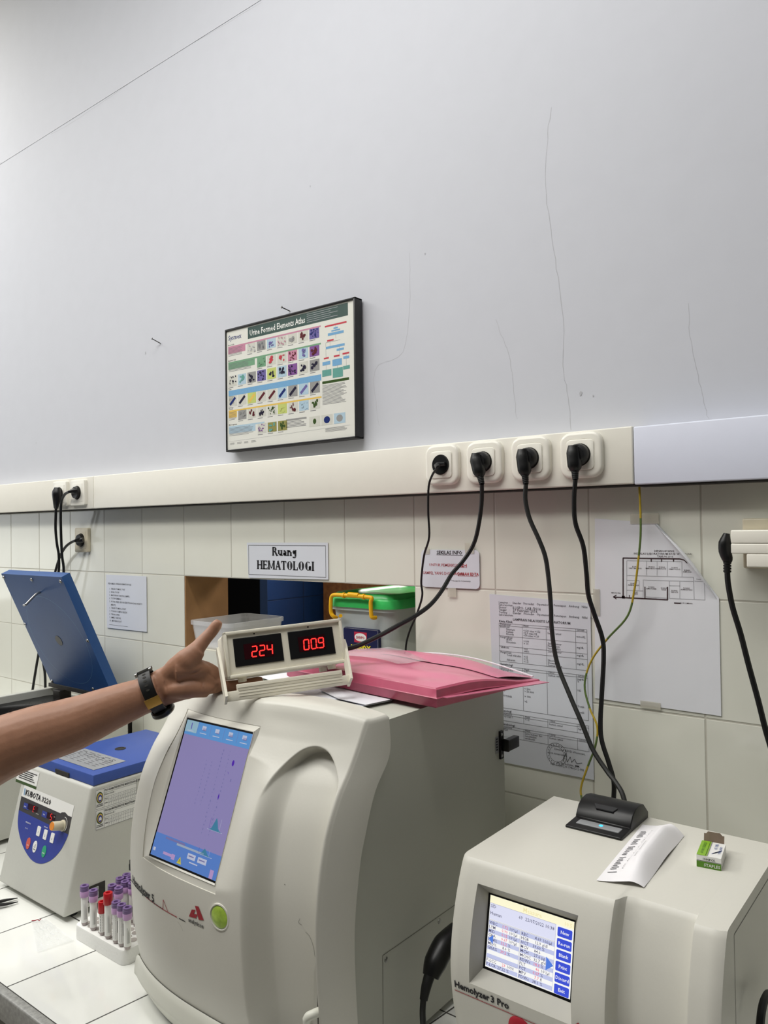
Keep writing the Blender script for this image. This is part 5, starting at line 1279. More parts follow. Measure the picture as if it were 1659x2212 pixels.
p = [D3(*q) for q in ((.02, .60), (.075, .535), (.065, .60), (.075, .665))]; pg.poly([p[0], p[3], p[1]], 's3_arrow'); p = [D3(*q) for q in ((.80, .655), (.715, .565), (.735, .655), (.715, .745))]; pg.poly([p[0], p[1], p[3]], 's3_arrow')
for k, s_ in enumerate(('New', 'Re-run', 'Blank', 'Print', 'Discard', 'Exit')):
    cx_, cy_ = D3(.905, .185+.149*k); pg.lv = 4; pg.poly([(cx_+a, cy_+b) for a, b in rrect(DW*.165, DH*.125, .0014, 3)], 's3_blue'); pg.lv = 5; pg.text(s_, cx_, cy_+.0018, .0056, 's3_white', .012, 'CENTER')
pg.build('results_display', h3)
def f3(x, z, e=.0006): return (x, S3(x, z)-e, z)
g = MB()
a = ony(987, 2131, -.517); b_ = ony(1091, 2172, -.517)
zt = .9465
tw = MB().text('Hemolyzer', lambda x, y: (x, y, 0), 0, 0, 1, .03, 'LEFT', 2)
g.use('ink').text('Hemolyzer', lambda x, y: f3(x, y), 2.0275, zt, .0118, .032, 'LEFT', 2, .98); g.text('3 Pro', lambda x, y: f3(x, y), 2.0275+.0535, zt, .0118, .032, 'LEFT', 2, .98)
g.use('logo_red')
for k in range(30):
    x0_, x1_ = 2.0275+.15*k/30, 2.0275+.15*(k+1)/30; g.quad(f3(x0_, zt-.0042), f3(x1_, zt-.0042), f3(x1_, zt-.0052), f3(x0_, zt-.0052))
c = ony(1255, 2208, -.508); g.poly([f3(c[0]+p, c[2]+q) for p, q in ((-.004, .0), (.001, .005), (.006, .001), (.003, -.008), (-.003, -.006))])
g.build('printed_lettering', None, h3, smooth='flat')
c = ony(1122, 2222, -.515)
MB().lathe([(.0150, -.002), (.0150, .002), (.0135, .0035), (.008, .0048), (.0, .005)], (c[0], S3(c[0], c[2]), c[2]), (0, -1, .05), 28, caps=False).build('start_button', 'logo_red', h3)
pg = Page((HR, -.45, HT-.014), (0, 1, 0), (0, 0, -1), (1, 0, 0), .0003); pg.line(0, 0, .235, 0, .0010, 'seam'); pg.line(0, 0, 0, .30, .0010, 'seam'); pg.build('casing_seam', h3)
# built-in thermal printer in the top
pp = [onz(1229, 1789, HT), onz(1346, 1820, HT), onz(1392, 1768, HT), onz(1280, 1738, HT)]
px0, px1, py0, py1 = 2.0900, 2.1735, -.315, -.2065
prof = [(py0, HT+.001), (py0, HT+.005), (py0+.036, HT+.0068), (py0+.0365, HT+.009), (py0+.046, HT+.0215), (py0+.058, HT+.0275), (py0+.074, HT+.0290), (py0+.090, HT+.0260), (py1, HT+.010), (py1, HT+.001)]
b = bmesh.new(); A_ = [b.verts.new((px0, y, z)) for y, z in prof]; B_ = [b.verts.new((px1, y, z)) for y, z in prof]
b.faces.new(A_); b.faces.new(B_[::-1]); n = len(prof)
for i in range(n): b.faces.new((A_[i], B_[i], B_[(i+1) % n], A_[(i+1) % n]))
bmesh.ops.recalc_face_normals(b, faces=b.faces)
bmesh.ops.bevel(b, geom=[e for e in b.edges if e.calc_face_angle(0) > .5], offset=.0016, segments=2, profile=.5, affect='EDGES', clamp_overlap=True)
prn = MB().bm(b).build('printer', 'black_plastic', h3, smooth=45); b.free()
MB().rbox(px0+.011, px1-.009, py0+.013, py0+.029, HT+.0045, HT+.0072, .001).build('printer_panel', 'strip_grey', prn)
MB().lathe([(.0030, 0), (.0028, .0006)], ((px0+px1)/2+.004, py0+.021, HT+.0072), (0, 0, 1), 18).build('printer_light', 'led_cyan', prn)
MB().prism([(-.018, 0), (.018, 0), (.013, -.007), (-.013, -.007)], 0, .0016, lambda a, b, d: ((px0+px1)/2+a, py0+.0505+b, HT+.0250+d+b*.55)).build('cover_handle', 'frame_black', prn)

# ------------------------------------------------------------------ receipt curled on the top
RA, RB, RC, RD = onz(1288, 1902, HT+.002), onz(1391, 1918, HT+.002), onz(1478, 1806, HT+.002), onz(1388, 1781, HT+.002)
def rcp(a, b):
    p = (RA*(1-a)+RB*a)*(1-b)+(RD*(1-a)+RC*a)*b
    lift = .020*sstep(b, -.15, .35)*(1-.35*sstep(b, .8, 1.0)); ridge = .74
    h = lift*(a/ridge)**1.6 if a < ridge else lift*(1-((a-ridge)/(1-ridge))**2.2*.95)
    return (p[0]-(.006*h/.02 if a > .4 else 0), p[1], HT+.0022+h+.0012*math.sin(9*b+3*a)*a)
rc = thing('receipt', 'printed paper strip with torn end curling across the top beside the black printer', 'receipt', (2.21, -.34, HT))
MB().grid(rcp, 18, 26).build('paper_strip', 'receipt_paper', rc, smooth=60)
g = MB().use('ink_grey')
def rink(a0, a1, b0, b1):
    q = [np.array(rcp(a, b)) for a, b in ((a0, b0), (a1, b0), (a1, b1), (a0, b1))]
    for k in q: k[2] += .0007
    g.quad(*q)
rn = random.Random(5)
for k in range(26):
    b0 = .17+.027*k
    if k in (8, 15, 20): continue
    rink(.10, .10+rn.uniform(.10, .17), b0, b0+.009)
    if rn.random() < .75: rink(.36, .36+rn.uniform(.03, .07), b0, b0+.007)
    if 4 < k < 15: rink(.55, .60, b0, b0+.006)
rink(.10, .30, .12, .128)
g.build('printed_lines', None, rc, smooth='flat')

# ------------------------------------------------------------------ staples box
M_ = rot_z((2.2905, -.308, HT+.0014), 8)
sb = thing('staples_box', 'small open green and white staples box on top of the small analyser', 'box', M=M_)
bw, bl, bh = .0290, .0500, .0150
def lw_(a, b, c): return tuple(M_ @ V((a, b, c)))
g = MB().use('label_white')
t_ = MB().box(-bw/2, bw/2, -bl/2, bl/2, 0, bh); g.add([lw_(*q) for q in t_.v], t_.f); g.build('carton', None, sb, smooth='flat')
g = MB()
g.grid(lambda a, b: lw_(-bw/2+.002+a*(bw-.004), bl/2+.001+b*.004, bh*.9+(.013*b if abs(a-.5) < .4 else .010*b)), 10, 4)
g.build('open_flap', 'box_card', sb)
pg = Page(lw_(-bw/2, bl/2, bh), M_.to_3x3() @ V((1, 0, 0)), M_.to_3x3() @ V((0, -1, 0)), (0, 0, 1), .0003)
pg.rect(0, 0, bw*.42, bl, 'box_green'); pg.lv = 2; pg.rect(bw*.36, .001, .0004, bl-.002, 'ink'); pg.rect(bw*.44, 0, .0004, bl, 'ink')
def vtext(s_, x, y, size, m_):  # text running along the long side
    mb = pg.mb.use(m_); mb.text(s_, lambda a, b: pg.p(x+b, y+a), 0, 0, size, .01, 'LEFT', 1)
vtext('STAPLES  NO.10', bw*.12, .006, .0052, 'box_green_dark'); vtext('NO.10', bw*.60, .006, .0062, 'box_blue'); vtext('GREAT WALL', bw*.82, .012, .0042, 'box_blue')
for k in range(5): pg.line(bw*.58+.001*k, bl*.80-.0015*k, bw*.86+.0005*k, bl*.58-.001*k, .0012, 'box_blue')
pg.build('top_print', sb)
pg = Page(lw_(-bw/2, -bl/2, bh), M_.to_3x3() @ V((1, 0, 0)), (0, 0, -1), M_.to_3x3() @ V((0, -1, 0)), .0003)
pg.rect(0, bh*.48, bw, bh*.52, 'box_green_dark'); pg.rect(0, bh*.42, bw, .0004, 'ink'); pg.lv = 2; pg.text('STAPLES', bw*.30, bh*.86, .0052, 'label_white', .015); pg.text('1000PCS.', bw*.24, bh*.34, .0038, 'ink', .02, sx=1.05)
pg.build('end_print', sb)

# ------------------------------------------------------------------ black plug and cords between and beside the analysers
pgx = 1.930
t = thing('power_plug', 'black plug and cord hanging in the gap between the two analysers', 'plug', onx(930, 2130, pgx))
P = [onx(u, v, pgx) for u, v in ((985, 2010), (960, 2040), (940, 2080), (930, 2110))]
MB().tube(P, [.013, .017, .0165, .012], 12, 4).build('plug', 'black_plastic', t)
MB().tube([onx(930, 2100, pgx), onx(921, 2130, pgx), onx(915, 2160, pgx)], [.0085, .0075, .006], 10, 3).build('strain_relief', 'black_rubber', t)
MB().tube([onx(915, 2155, pgx), onx(913, 2190, pgx), onx(916, 2240, pgx), onx(918, 2300, pgx)], .0045, 8, 5).build('cord', 'black_rubber', t)
t = thing('mains_cable', 'black cord arching out beside the right side of the small analyser', 'power cord', onx(1650, 2150, 2.372))
MB().tube([onx(u, v, 2.372) for u, v in ((1641, 2225), (1645, 2185), (1652, 2158), (1663, 2146), (1680, 2160))], .0045, 8, 6).build('cord', 'black_rubber', t)

# ================================================================== TUBE RACK, TUBES AND BENCH ITEMS
RX0, RX1, RY0, RY1, RH = 1.1660, 1.3350, -.5480, -.3500, .0275
rk = thing('tube_rack', 'white foam rack full of round holes for blood tubes on the counter', 'rack', ((RX0+RX1)/2, (RY0+RY1)/2, CZ))
g = MB().prism([((RX0+RX1)/2+a, (RY0+RY1)/2+b) for a, b in rrect(RX1-RX0, RY1-RY0, .014, 5)], CZ+.0005, CZ+RH, lambda a, b, d: (a, b, d), .003, 2)
rbody = g.build('rack_block', 'foam_white', rk)
PIT = .0182
cols_, rws = 8, 10
def hole_xy(i, j): return RX0+.0195+PIT*i, RY0+.0165+PIT*j
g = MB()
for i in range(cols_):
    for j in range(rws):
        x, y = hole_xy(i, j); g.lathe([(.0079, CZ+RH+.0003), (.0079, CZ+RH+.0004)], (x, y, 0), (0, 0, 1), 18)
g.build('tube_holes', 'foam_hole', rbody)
def tube_thing(x, y, lab, cap='purple', z0=None, h=.075, rad=.0062, turn=0, lean=(0, 0), mark='bars', grp=None):
    zb = CZ+RH+.0008 if z0 is None else z0
    Mx = Matrix.Translation(V((x, y, zb))) @ Matrix.Rotation(lean[0], 4, 'X') @ Matrix.Rotation(lean[1], 4, 'Y') @ Matrix.Rotation(math.radians(turn), 4, 'Z')
    t = thing('blood_tube', lab, 'blood tube', M=Mx, group=grp)
    W = lambda q: tuple(Mx @ V(q))
    def put(mb, name, m, par, smooth=None):
        mb.v = [W(q) for q in mb.v]; return mb.build(name, m, par, smooth=smooth)
    put(MB().lathe([(rad*.75, 0), (rad, .004), (rad, h-.012), (rad, h-.010)], (0, 0, 0), n=18), 'glass', 'glass_tube', t)
    put(MB().lathe([(rad*.86, .003), (rad*.86, h*.55)], (0, 0, 0), n=14), 'blood', 'blood', t)
    # label wraps most of the tube
    g = MB(); a0, a1 = math.radians(-120), math.radians(150)
    g.grid(lambda a, b: (1.04*rad*math.cos(a0+(a1-a0)*a-1.6), 1.04*rad*math.sin(a0+(a1-a0)*a-1.6), .006+b*(h-.026)), 18, 1)
    lb = put(g, 'paper_label', 'label_white', t)
    g = MB().use('ink')
    def lp(a, z, e=1.06): an_ = a-1.6; return (e*rad*math.cos(an_), e*rad*math.sin(an_), z)
    rr = random.Random(int(x*1e5))
    if mark == 'bars':
        for k in range(22):
            z = .010+.0018*k; g.quad(lp(-.55, z), lp(.05, z), lp(.05, z+.0009*rr.uniform(.5, 1.3)), lp(-.55, z+.0009))
        g.quad(lp(.5, .02), lp(.62, .02), lp(.62, .042), lp(.5, .042))
    elif mark == 'lines':
        for k in range(3): g.quad(lp(.1+.3*k, .012), lp(.18+.3*k, .012), lp(.18+.3*k, .012+rr.uniform(.015, .035)), lp(.1+.3*k, .012+rr.uniform(.015, .035)))
    else:
        for k in range(6):
            z = .008+.005*k; g.quad(lp(-.4, z), lp(.3, z+.001), lp(.3, z+.0022), lp(-.4, z+.0012)); g.quad(lp(-.4, z), lp(-.25, z), lp(-.25, z+.004), lp(-.4, z+.004))
    put(g, 'label_print', None, lb, 'flat')
    rc_ = rad*1.36
    if cap == 'purple':
        cp_ = put(MB().lathe([(rc_*.94, h-.021), (rc_, h-.020), (rc_, h-.010), (rc_*.96, h-.0095)], (0, 0, 0), n=20), 'cap', 'cap_lilac', t)
        put(MB().lathe([(rc_*.97, h-.0098), (rc_*1.0, h-.009), (rc_*1.0, h-.0035), (rc_*.95, h-.0032), (rc_*.98, h-.0028), (rc_*.96, h), (rc_*.5, h+.0002), (rc_*.42, h-.003)], (0, 0, 0), n=20), 'cap_top', 'cap_purple', cp_)
    elif cap == 'red':
        put(MB().lathe([(rc_*.94, h-.021), (rc_, h-.020), (rc_, h-.001), (rc_*.95, h), (rc_*.5, h+.0002), (rc_*.42, h-.003)], (0, 0, 0), n=20), 'cap', 'cap_red', t)
    else:
        put(MB().lathe([(rc_*.9, h-.018), (rc_*.92, h-.008), (rc_*.8, h-.0075), (rc_*.8, h), (0, h)], (0, 0, 0), n=18), 'cap', 'black_plastic', t)
    return t
ZR = CZ+RH
TB = [((178, 2003), 'purple capped blood tube at the left front corner of the rack', 'purple', 'lines'), ((197, 2014), 'purple capped blood tube second along the front row, left of the red caps', 'purple', 'lines'),
      ((213, 2026), 'short red capped tube with bold handwriting on its label', 'shortred', 'hand'), ((227, 2033), 'tall red capped blood tube standing highest in the front row', 'red', 'lines'),
      ((244, 2043), 'purple capped blood tube right of the tall red one in the front row', 'purple', 'bars'), ((254, 2049), 'purple capped blood tube between two others near the front right corner', 'purple', 'bars'), ((268, 2057), 'purple capped blood tube nearest the front right corner of the rack', 'purple', 'lines')]
frontq = []
for (u, v), lab, cp_, mk in TB:
    q = onz(u, v-3, ZR)
    q[1] = max(q[1], RY0+.010)
    for r_ in frontq:
        d = math.hypot(q[0]-r_[0], q[1]-r_[1])
        if d < .0176: q[0] = r_[0]+(q[0]-r_[0])/d*.0176; q[1] = r_[1]+(q[1]-r_[1])/d*.0176
    frontq.append(q)
    kw = dict(cap='red' if 'red' in cp_ else cp_, mark=mk)
    if cp_ == 'shortred': kw.update(h=.062, rad=.0054)
    if cp_ == 'red': kw.update(h=.084)
    tube_thing(q[0], q[1], lab, grp='tubes in the foam rack', turn=48, **kw)
TBK = [((242, 1908), 'purple capped tube just behind the tall red cap'), ((256, 1914), 'purple capped tube in front of the crowded back rows'), ((259, 1893), 'purple capped tube at the left of the crowded back rows'),
       ((270, 1900), 'purple capped tube in the middle of the crowded back rows'), ((270, 1887), 'purple capped tube at the very back of the rack'), ((280, 1891), 'purple capped tube at the back, second from the analyser'),
       ((285, 1903), 'purple capped tube in the back rows, leaning towards the analyser'), ((292, 1895), 'purple capped tube at the back, half hidden by the analyser edge'), ((294, 1911), 'purple capped tube close beside the left edge of the tall analyser')]
used = []
for (u, v), lab in TBK:
    q = onz(u, v+4, ZR+.075)
    for r_ in used:
        d = math.hypot(q[0]-r_[0], q[1]-r_[1])
        if d < .0176: q[0] = r_[0]+(q[0]-r_[0])/d*.0176; q[1] = r_[1]+(q[1]-r_[1])/d*.0176
    used.append(q); tube_thing(q[0], q[1], lab, grp='tubes in the foam rack', turn=48, mark='lines')
q = onz(287, 1865, ZR+.092)
tube_thing(q[0], q[1], 'tall tube with black top behind the purple caps', 'black', h=.098, mark='lines', grp='tubes in the foam rack', turn=48)
q = onz(299, 2012, ZR); tube_thing(q[0], q[1], 'tube peeping out beside the lower left edge of the tall analyser', grp='tubes in the foam rack', turn=48, mark='bars')

# zip bag lying on the tiles, forceps tip
B4 = [onz(68, 1990, CZ+.002), onz(80, 2058, CZ+.002), onz(160, 2032, CZ+.002), onz(100, 1985, CZ+.002)]
bg = thing('zip_bag', 'crumpled clear zip bag with red seal line lying on the tiles before the centrifuge', 'bag', (1.13, -.58, CZ))
rn = random.Random(9); ph = [rn.uniform(0, 6) for _ in range(8)]
def bagp(a, b):
    p = (B4[0]*(1-a)+B4[1]*a)*(1-b)+(B4[3]*(1-a)+B4[2]*a)*b
    h = .0022*(math.sin(23*a+ph[0]+4*b)+math.sin(31*b+ph[1]-9*a)+.8*math.sin(47*a-19*b+ph[2])+.6*math.sin(61*b+38*a+ph[3]))*math.sin(math.pi*min(1, max(0, a)))**.4*math.sin(math.pi*b)**.4
    return (p[0], p[1], CZ+.0035+max(-.0028, h))
MB().grid(bagp, 40, 40).build('film', 'bag_film', bg, smooth=80)
MB().tube([tuple(np.array(bagp(.02, k/8))+[0, 0, .0008]) for k in range(6)], .0008, 6, 2).build('seal_line', 'logo_red', bg)
fc = thing('forceps', 'black forceps with two thin tips on the counter at the left edge', 'forceps', onz(20, 1945, CZ))
for k, (P_) in enumerate((((-60, 1962), (-10, 1950), (15, 1944), (38, 1940)), ((-60, 1968), (-10, 1956), (15, 1953), (39, 1948)))):
    MB().tube([onz(u, v, CZ+.010-.002*i) for i, (u, v) in enumerate(P_)], [.006, .0055, .0042, .0012], 8, 3, flat=.6).build('prong', 'black_plastic', fc)

# ================================================================== PAPERS AND FOLDER ON THE TALL ANALYSER
def loose(name, lab, quad, z, m='paper', marks=0):
    P = [onz(u, v, z) for u, v in quad]
    t = thing(name, lab, 'paper', tuple(sum(P)/len(P)), 'loose papers under the pink folder')
    g = MB(); n_ = len(P)
    g.add([tuple(p) for p in P]+[tuple(p+[0, 0, .0006]) for p in P], [tuple(range(n_))[::-1], tuple(range(n_, 2*n_))]+[(i, (i+1) % n_, n_+(i+1) % n_, n_+i) for i in range(n_)])
    g.build('sheet', m, t, smooth='flat')
    if marks:
        pg = Page(P[0]+np.array([0, 0, .0006]), (P[1]-P[0])/np.linalg.norm(P[1]-P[0]), (P[3]-P[0])/np.linalg.norm(P[3]-P[0]), (0, 0, 1), .0003)
        for k in range(marks): pg.rect(np.linalg.norm(P[1]-P[0])*.55, .02+.012*k, np.linalg.norm(P[1]-P[0])*.28, .006, 'ink_grey')
        pg.build('printed_lines', t)
    return t
loose('loose_paper', 'printed sheet lowest of the papers under the pink folder', [(612, 1500), (752, 1533), (846, 1514), (880, 1470), (700, 1440), (640, 1470)], 1.2545, 'paper', 4)
loose('loose_paper', 'folded white slip on top of the papers in front of the pink folder', [(690, 1490), (732, 1510), (790, 1523), (842, 1512), (870, 1480), (740, 1465)], 1.2580)
loose('loose_paper', 'small printed slip seen between the meter and its stand bar', [(560, 1462), (640, 1490), (700, 1470), (690, 1440), (600, 1430)], 1.2570, 'paper', 2)
F0 = [onz(943, 1531, 1.2600), onz(1165, 1475, 1.2600), onz(752, 1415, 1.2600), onz(620, 1462, 1.2600)]
F0[1] = F0[0]+(F0[1]-F0[0])*1.0
F0[2] = F0[3]+(F0[1]-F0[0])*.98+np.array([-.01, 0, 0])
fo = thing('document_folder', 'thick pink plastic document folder on top of the tall analyser', 'folder', tuple(sum(F0)/4))
def fol(a, b, c):  # a along the front edge (0 left .. 1 right), b back, c up
    p = (F0[3]*(1-a)+F0[0]*a)*(1-b)+(F0[2]*(1-a)+F0[1]*a)*b
    th = .031*(1-.72*sstep(b, .25, 1.0)*a)*(1-.25*sstep(b, .6, 1))
    bulge = .006*math.sin(math.pi*a)*math.sin(math.pi*b)
    return (p[0], p[1], 1.2600+c*(th+bulge))
g = MB(); nn_ = 24
def rim_p(k, c, ins):
    s = (k/nn_) % 4; i = int(s); f_ = s-i; a, b = [(f_, 0), (1, f_), (1-f_, 1), (0, 1-f_)][i]
    a, b = .5+(a-.5)*(1-ins), .5+(b-.5)*(1-ins); return fol(a, b, c)
loft(g, [[rim_p(k, c, ins) for k in range(4*nn_)] for c, ins in ((0, .02), (.08, .0), (.45, -.004), (.5, -.016), (.55, -.004), (.92, .0), (1.0, .02))], cap=False)
g.build('folder_edge', 'pink_edge', fo, smooth=50)
def ftop(a, b):
    a, b = .5+(a-.5)*.98, .5+(b-.5)*.98; p = fol(a, b, 1.0)
    e = min(a, 1-a, b, 1-b)
    return (p[0], p[1], p[2]+.0010*math.sin(14*a+5*b)*sstep(e, 0, .12)+.0010*math.sin(22*b-7*a)*sstep(e, 0, .12))
MB().grid(ftop, 30, 30).build('top_cover', 'pink_film', fo, smooth=80)
g = MB(); g.grid(lambda a, b: tuple(np.array(ftop(.22+a*.76, .62+b*.40))+[0, 0, .0015+.014*(math.sin(math.pi*min(1, b*1.1)))*(.3+.7*math.sin(math.pi*a))]), 20, 10)
g.build('inner_sheet', 'pink_film', fo, smooth=80)
g = MB(); g.tube([tuple(np.array(ftop(.22+.76*k/8, 1.0))+[0, 0, .003+.012*math.sin(math.pi*k/8)]) for k in range(9)], .0014, 6, 3); g.build('paper_edge', 'paper', fo)
g = MB(); g.grid(lambda a, b: tuple(np.array(ftop(.02+a*.55, .30+b*.72))+[0, 0, .003+.009*math.sin(math.pi*a)*(.5+.5*math.sin(5*b))]), 22, 22)
g.build('clear_sleeve', 'clear_film', fo, smooth=80)
g = MB(); c0 = np.array(fol(1, 0, 0)); d0 = np.array(fol(1, 1, .5))-np.array(fol(1, 0, .5))
tipA, tipB = np.array(fol(1, .04, .5)), np.array(fol(1, .98, .5))
nrm = np.array([1., .05, 0])
g.add([tuple(tipA), tuple(tipA+nrm*.012), tuple(tipB+nrm*.022), tuple(tipB), tuple(tipA+[0, 0, .0012]), tuple(tipA+nrm*.012+[0, 0, .0012]), tuple(tipB+nrm*.022+[0, 0, .0012]), tuple(tipB+[0, 0, .0012])], [(0, 3, 2, 1), (4, 5, 6, 7), (0, 1, 5, 4), (1, 2, 6, 5), (2, 3, 7, 6), (3, 0, 4, 7)])
g.build('welded_seam', 'pink_film', fo, smooth='flat')

# ================================================================== DISPLAY METER HELD BY THE HAND
MC = np.array([1.6571, -.4481, 1.3406])
MR = V((.5175, .8535, .0613)).normalized(); MU = V((-.2416, .0771, .9673)); MU = (MU-MR*MU.dot(MR)).normalized(); MN = MR.cross(MU)
MM = Matrix(((MR.x, MU.x, MN.x, MC[0]), (MR.y, MU.y, MN.y, MC[1]), (MR.z, MU.z, MN.z, MC[2]), (0, 0, 0, 1)))
mt = thing('display_meter', 'cream bench meter with two red digital readouts on a tilting stand, held in the hand', 'meter', M=MM)
def ml(a, b, c): return tuple(MM @ V((a, b, c)))
def mput(mb, name, m, par=mt, smooth=None): mb.v = [ml(*q) for q in mb.v]; return mb.build(name, m, par, smooth=smooth)
HW_, HH_ = .1000, .0366
mput(MB().rbox(-HW_, HW_, -HH_, HH_, -.080, -.006, .005, 3), 'body', 'meter_body')
g = MB(); fw_ = .0045
g.rbox(-HW_-.001, HW_+.001, HH_-fw_, HH_+.001, -.008, .004, .0015, 2).rbox(-HW_-.001, HW_+.001, -HH_-.001, -HH_+fw_, -.008, .004, .0015, 2).rbox(-HW_-.001, -HW_+fw_, -HH_-.001, HH_+.001, -.008, .004, .0015, 2).rbox(HW_-fw_, HW_+.001, -HH_-.001, HH_+.001, -.008, .004, .0015, 2)
mput(g, 'front_frame', 'meter_body')
fp = mput(MB().box(-HW_+.003, HW_-.003, -HH_+.003, HH_-.003, -.004, -.0005), 'front_panel', 'meter_body', smooth='flat')
for sx0, sx1, txt in ((-.0860, -.0055, '224'), (.0055, .0840, '009')):
    wn_ = mput(MB().rbox(sx0, sx1, -.0205, .0255, -.0004, .0012, .0008, 1), 'readout_window', 'black_plastic')
    mput(MB().box(sx0+.016, sx1-.016, -.0105, .0145, .0012, .0015), 'readout_glass', 'seg_window', wn_, 'flat')
    o_ = ml(sx0, .0255, .0016); pg = Page(o_, MR, -MU, MN, .0003)
    x_ = .0280 if txt == '224' else .0245
    for k, ch in enumerate(txt):
        pg.lv = 1; seven(pg, ch, x_+.0128*k, .0165, .0085, .0165, 'seg_hot', .24, .14)
    if txt == '009': pg.rect(x_+.0128*2-.0028, .0315, .0020, .0020, 'seg_hot')
    pg.build('digits', wn_)
for x_ in (-.050, .042): mput(MB().lathe([(.0013, -.0006), (.0013, .0002)], (x_, .0298, 0), (0, 0, 1), 12), 'indicator_hole', 'black_plastic')
for x_ in (-.076, .076): mput(MB().lathe([(.0075, 0), (.0068, .0080)], (x_, -HH_, -.0095), (0, -1, 0), 16), 'rubber_foot', 'meter_body')
for x_ in (.076,): mput(MB().lathe([(.0075, 0), (.0068, .0080)], (x_, -HH_, -.066), (0, -1, 0), 16), 'rubber_foot', 'meter_body')
# tilting stand
BL_, BR_ = at(489, 1517, 1.190), at(757, 1478, 1.262)
BU = at(486, 1482, 1.196)-BL_
ax3 = BR_-BL_; bl_ = np.linalg.norm(ax3); ax3 /= bl_; bu = BU-ax3*(BU@ax3); bhh = np.linalg.norm(bu); bu /= bhh; bnm = np.cross(ax3, bu)
def bp_(a, b, c): return tuple(BL_+ax3*a+bu*b+bnm*c)
g = MB(); t_ = MB().rbox(0, bl_, 0, bhh*.62, -.003, .003, .0012, 2).rbox(.018, bl_-.012, bhh*.60, bhh, -.003, .003, .001, 2)
for k in range(4): t_.box(.020, bl_-.014, bhh*(.22+.18*k), bhh*(.25+.18*k), .0028, .0036)
for side_, (pu, pv, pd) in ((0, (470, 1404, 1.262)), (1, (742, 1386, 1.338))):
    top = at(pu, pv, pd); root = np.array(bp_(0.0 if side_ == 0 else bl_, bhh*.3, 0))
    e = top-root; el = np.linalg.norm(e); e /= el; wd = bnm-e*(bnm@e); wd /= np.linalg.norm(wd); tn = np.cross(e, wd)
    arm_ = MB().prism([(-.010, -.006), (.010, -.006), (.0085, el*.8), (.006, el), (-.006, el), (-.0085, el*.8)], -.0022, .0022, lambda a, b, d: tuple(root+e*b+wd*a+tn*d), .0008, 1)
    g.add(arm_.v, arm_.f)
g.add([bp_(*q) for q in t_.v], t_.f)
g.build('tilt_stand', 'meter_body', mt)

# ================================================================== PERSON: FOREARM AND HAND
pe = thing('person', 'bare forearm and hand reaching in from the left, holding up the display meter', 'person', tuple(at(200, 1560, 1.235)))
def A_(L_): return [at(u, v, d) for u, v, d in L_]
body = MB()
def limb(L_, rads, n=18, sm=5, flat=1.0):
    body.tube(A_(L_), rads, n, sm, flat=flat, up=AF)
px_ = lambda r_, d=1.25: r_*d/FPX
# forearm (tapers to the wrist); `up` is the viewing direction so flat < 1 thins the depth
limb([(-190, 1690, 1.16), (-90, 1660, 1.18), (0, 1618, 1.20), (80, 1588, 1.215), (160, 1563, 1.23), (240, 1530, 1.24), (305, 1505, 1.248), (345, 1490, 1.252)], [px_(76), px_(74), px_(66.5), px_(62), px_(57), px_(47), px_(39.5), px_(39)], 24, 5, .80)
# palm block
limb([(330, 1494, 1.252), (368, 1478, 1.254), (405, 1466, 1.258), (440, 1468, 1.266), (468, 1476, 1.276)], [px_(38), px_(42), px_(45), px_(40), px_(31)], 20, 5, .52)
# heel of the little-finger side and the ball of the thumb
limb([(360, 1492, 1.246), (400, 1488, 1.246), (440, 1488, 1.258), (470, 1490, 1.275)], [px_(17), px_(21), px_(19), px_(15)], 14, 4, .9)
limb([(350, 1470, 1.254), (380, 1446, 1.250), (405, 1426, 1.248), (428, 1402, 1.252)], [px_(18), px_(26), px_(27), px_(19)], 16, 5, .80)
limb([(380, 1448, 1.244), (425, 1445, 1.252), (455, 1456, 1.268)], [px_(26), px_(20), px_(13)], 14, 4, .8)
# thumb: two bones, pressed to the corner of the meter
limb([(414, 1416, 1.250), (430, 1396, 1.256), (446, 1377, 1.262), (458, 1364, 1.266), (468, 1350, 1.268), (474, 1341, 1.268)], [px_(23), px_(16.5), px_(14), px_(13.2), px_(12.5), px_(8.5)], 16, 5, .9)
# four fingers reaching under the meter, unequal and slightly bent
FNG = [[(450, 1468, 1.268), (490, 1481, 1.274), (525, 1479, 1.283), (552, 1473, 1.289), (568, 1469, 1.292)],
       [(456, 1476, 1.274), (494, 1490, 1.290), (526, 1490, 1.302), (545, 1486, 1.309), (556, 1484, 1.312)],
       [(460, 1484, 1.276), (492, 1494, 1.296), (518, 1496, 1.310), (534, 1494, 1.318), (542, 1493, 1.322)],
       [(466, 1495, 1.278), (488, 1502, 1.296), (506, 1506, 1.308), (520, 1507, 1.316), (527, 1507, 1.320)]]
for L_, r_ in zip(FNG, (.0098, .0100, .0094, .0082)):
    limb(L_, [r_*1.08, r_, r_*.98, r_*.92, r_*.60], 14, 4)
me = bpy.data.meshes.new('arm_tmp'); me.from_pydata(body.v, [], body.f)
tmp = bpy.data.objects.new('arm_tmp', me); COL.objects.link(tmp)
rm = tmp.modifiers.new('r', 'REMESH'); rm.mode = 'VOXEL'; rm.voxel_size = .0019; rm.adaptivity = 0
sm_ = tmp.modifiers.new('s', 'SMOOTH'); sm_.iterations = 9; sm_.factor = .5
bpy.context.view_layer.update()
ev = tmp.evaluated_get(bpy.context.evaluated_depsgraph_get()); em = bpy.data.meshes.new_from_object(ev)
V0 = [np.array(v.co) for v in em.vertices]; F_ = [tuple(p.vertices) for p in em.polygons]
bpy.data.objects.remove(tmp); bpy.data.meshes.remove(me); bpy.data.meshes.remove(em)
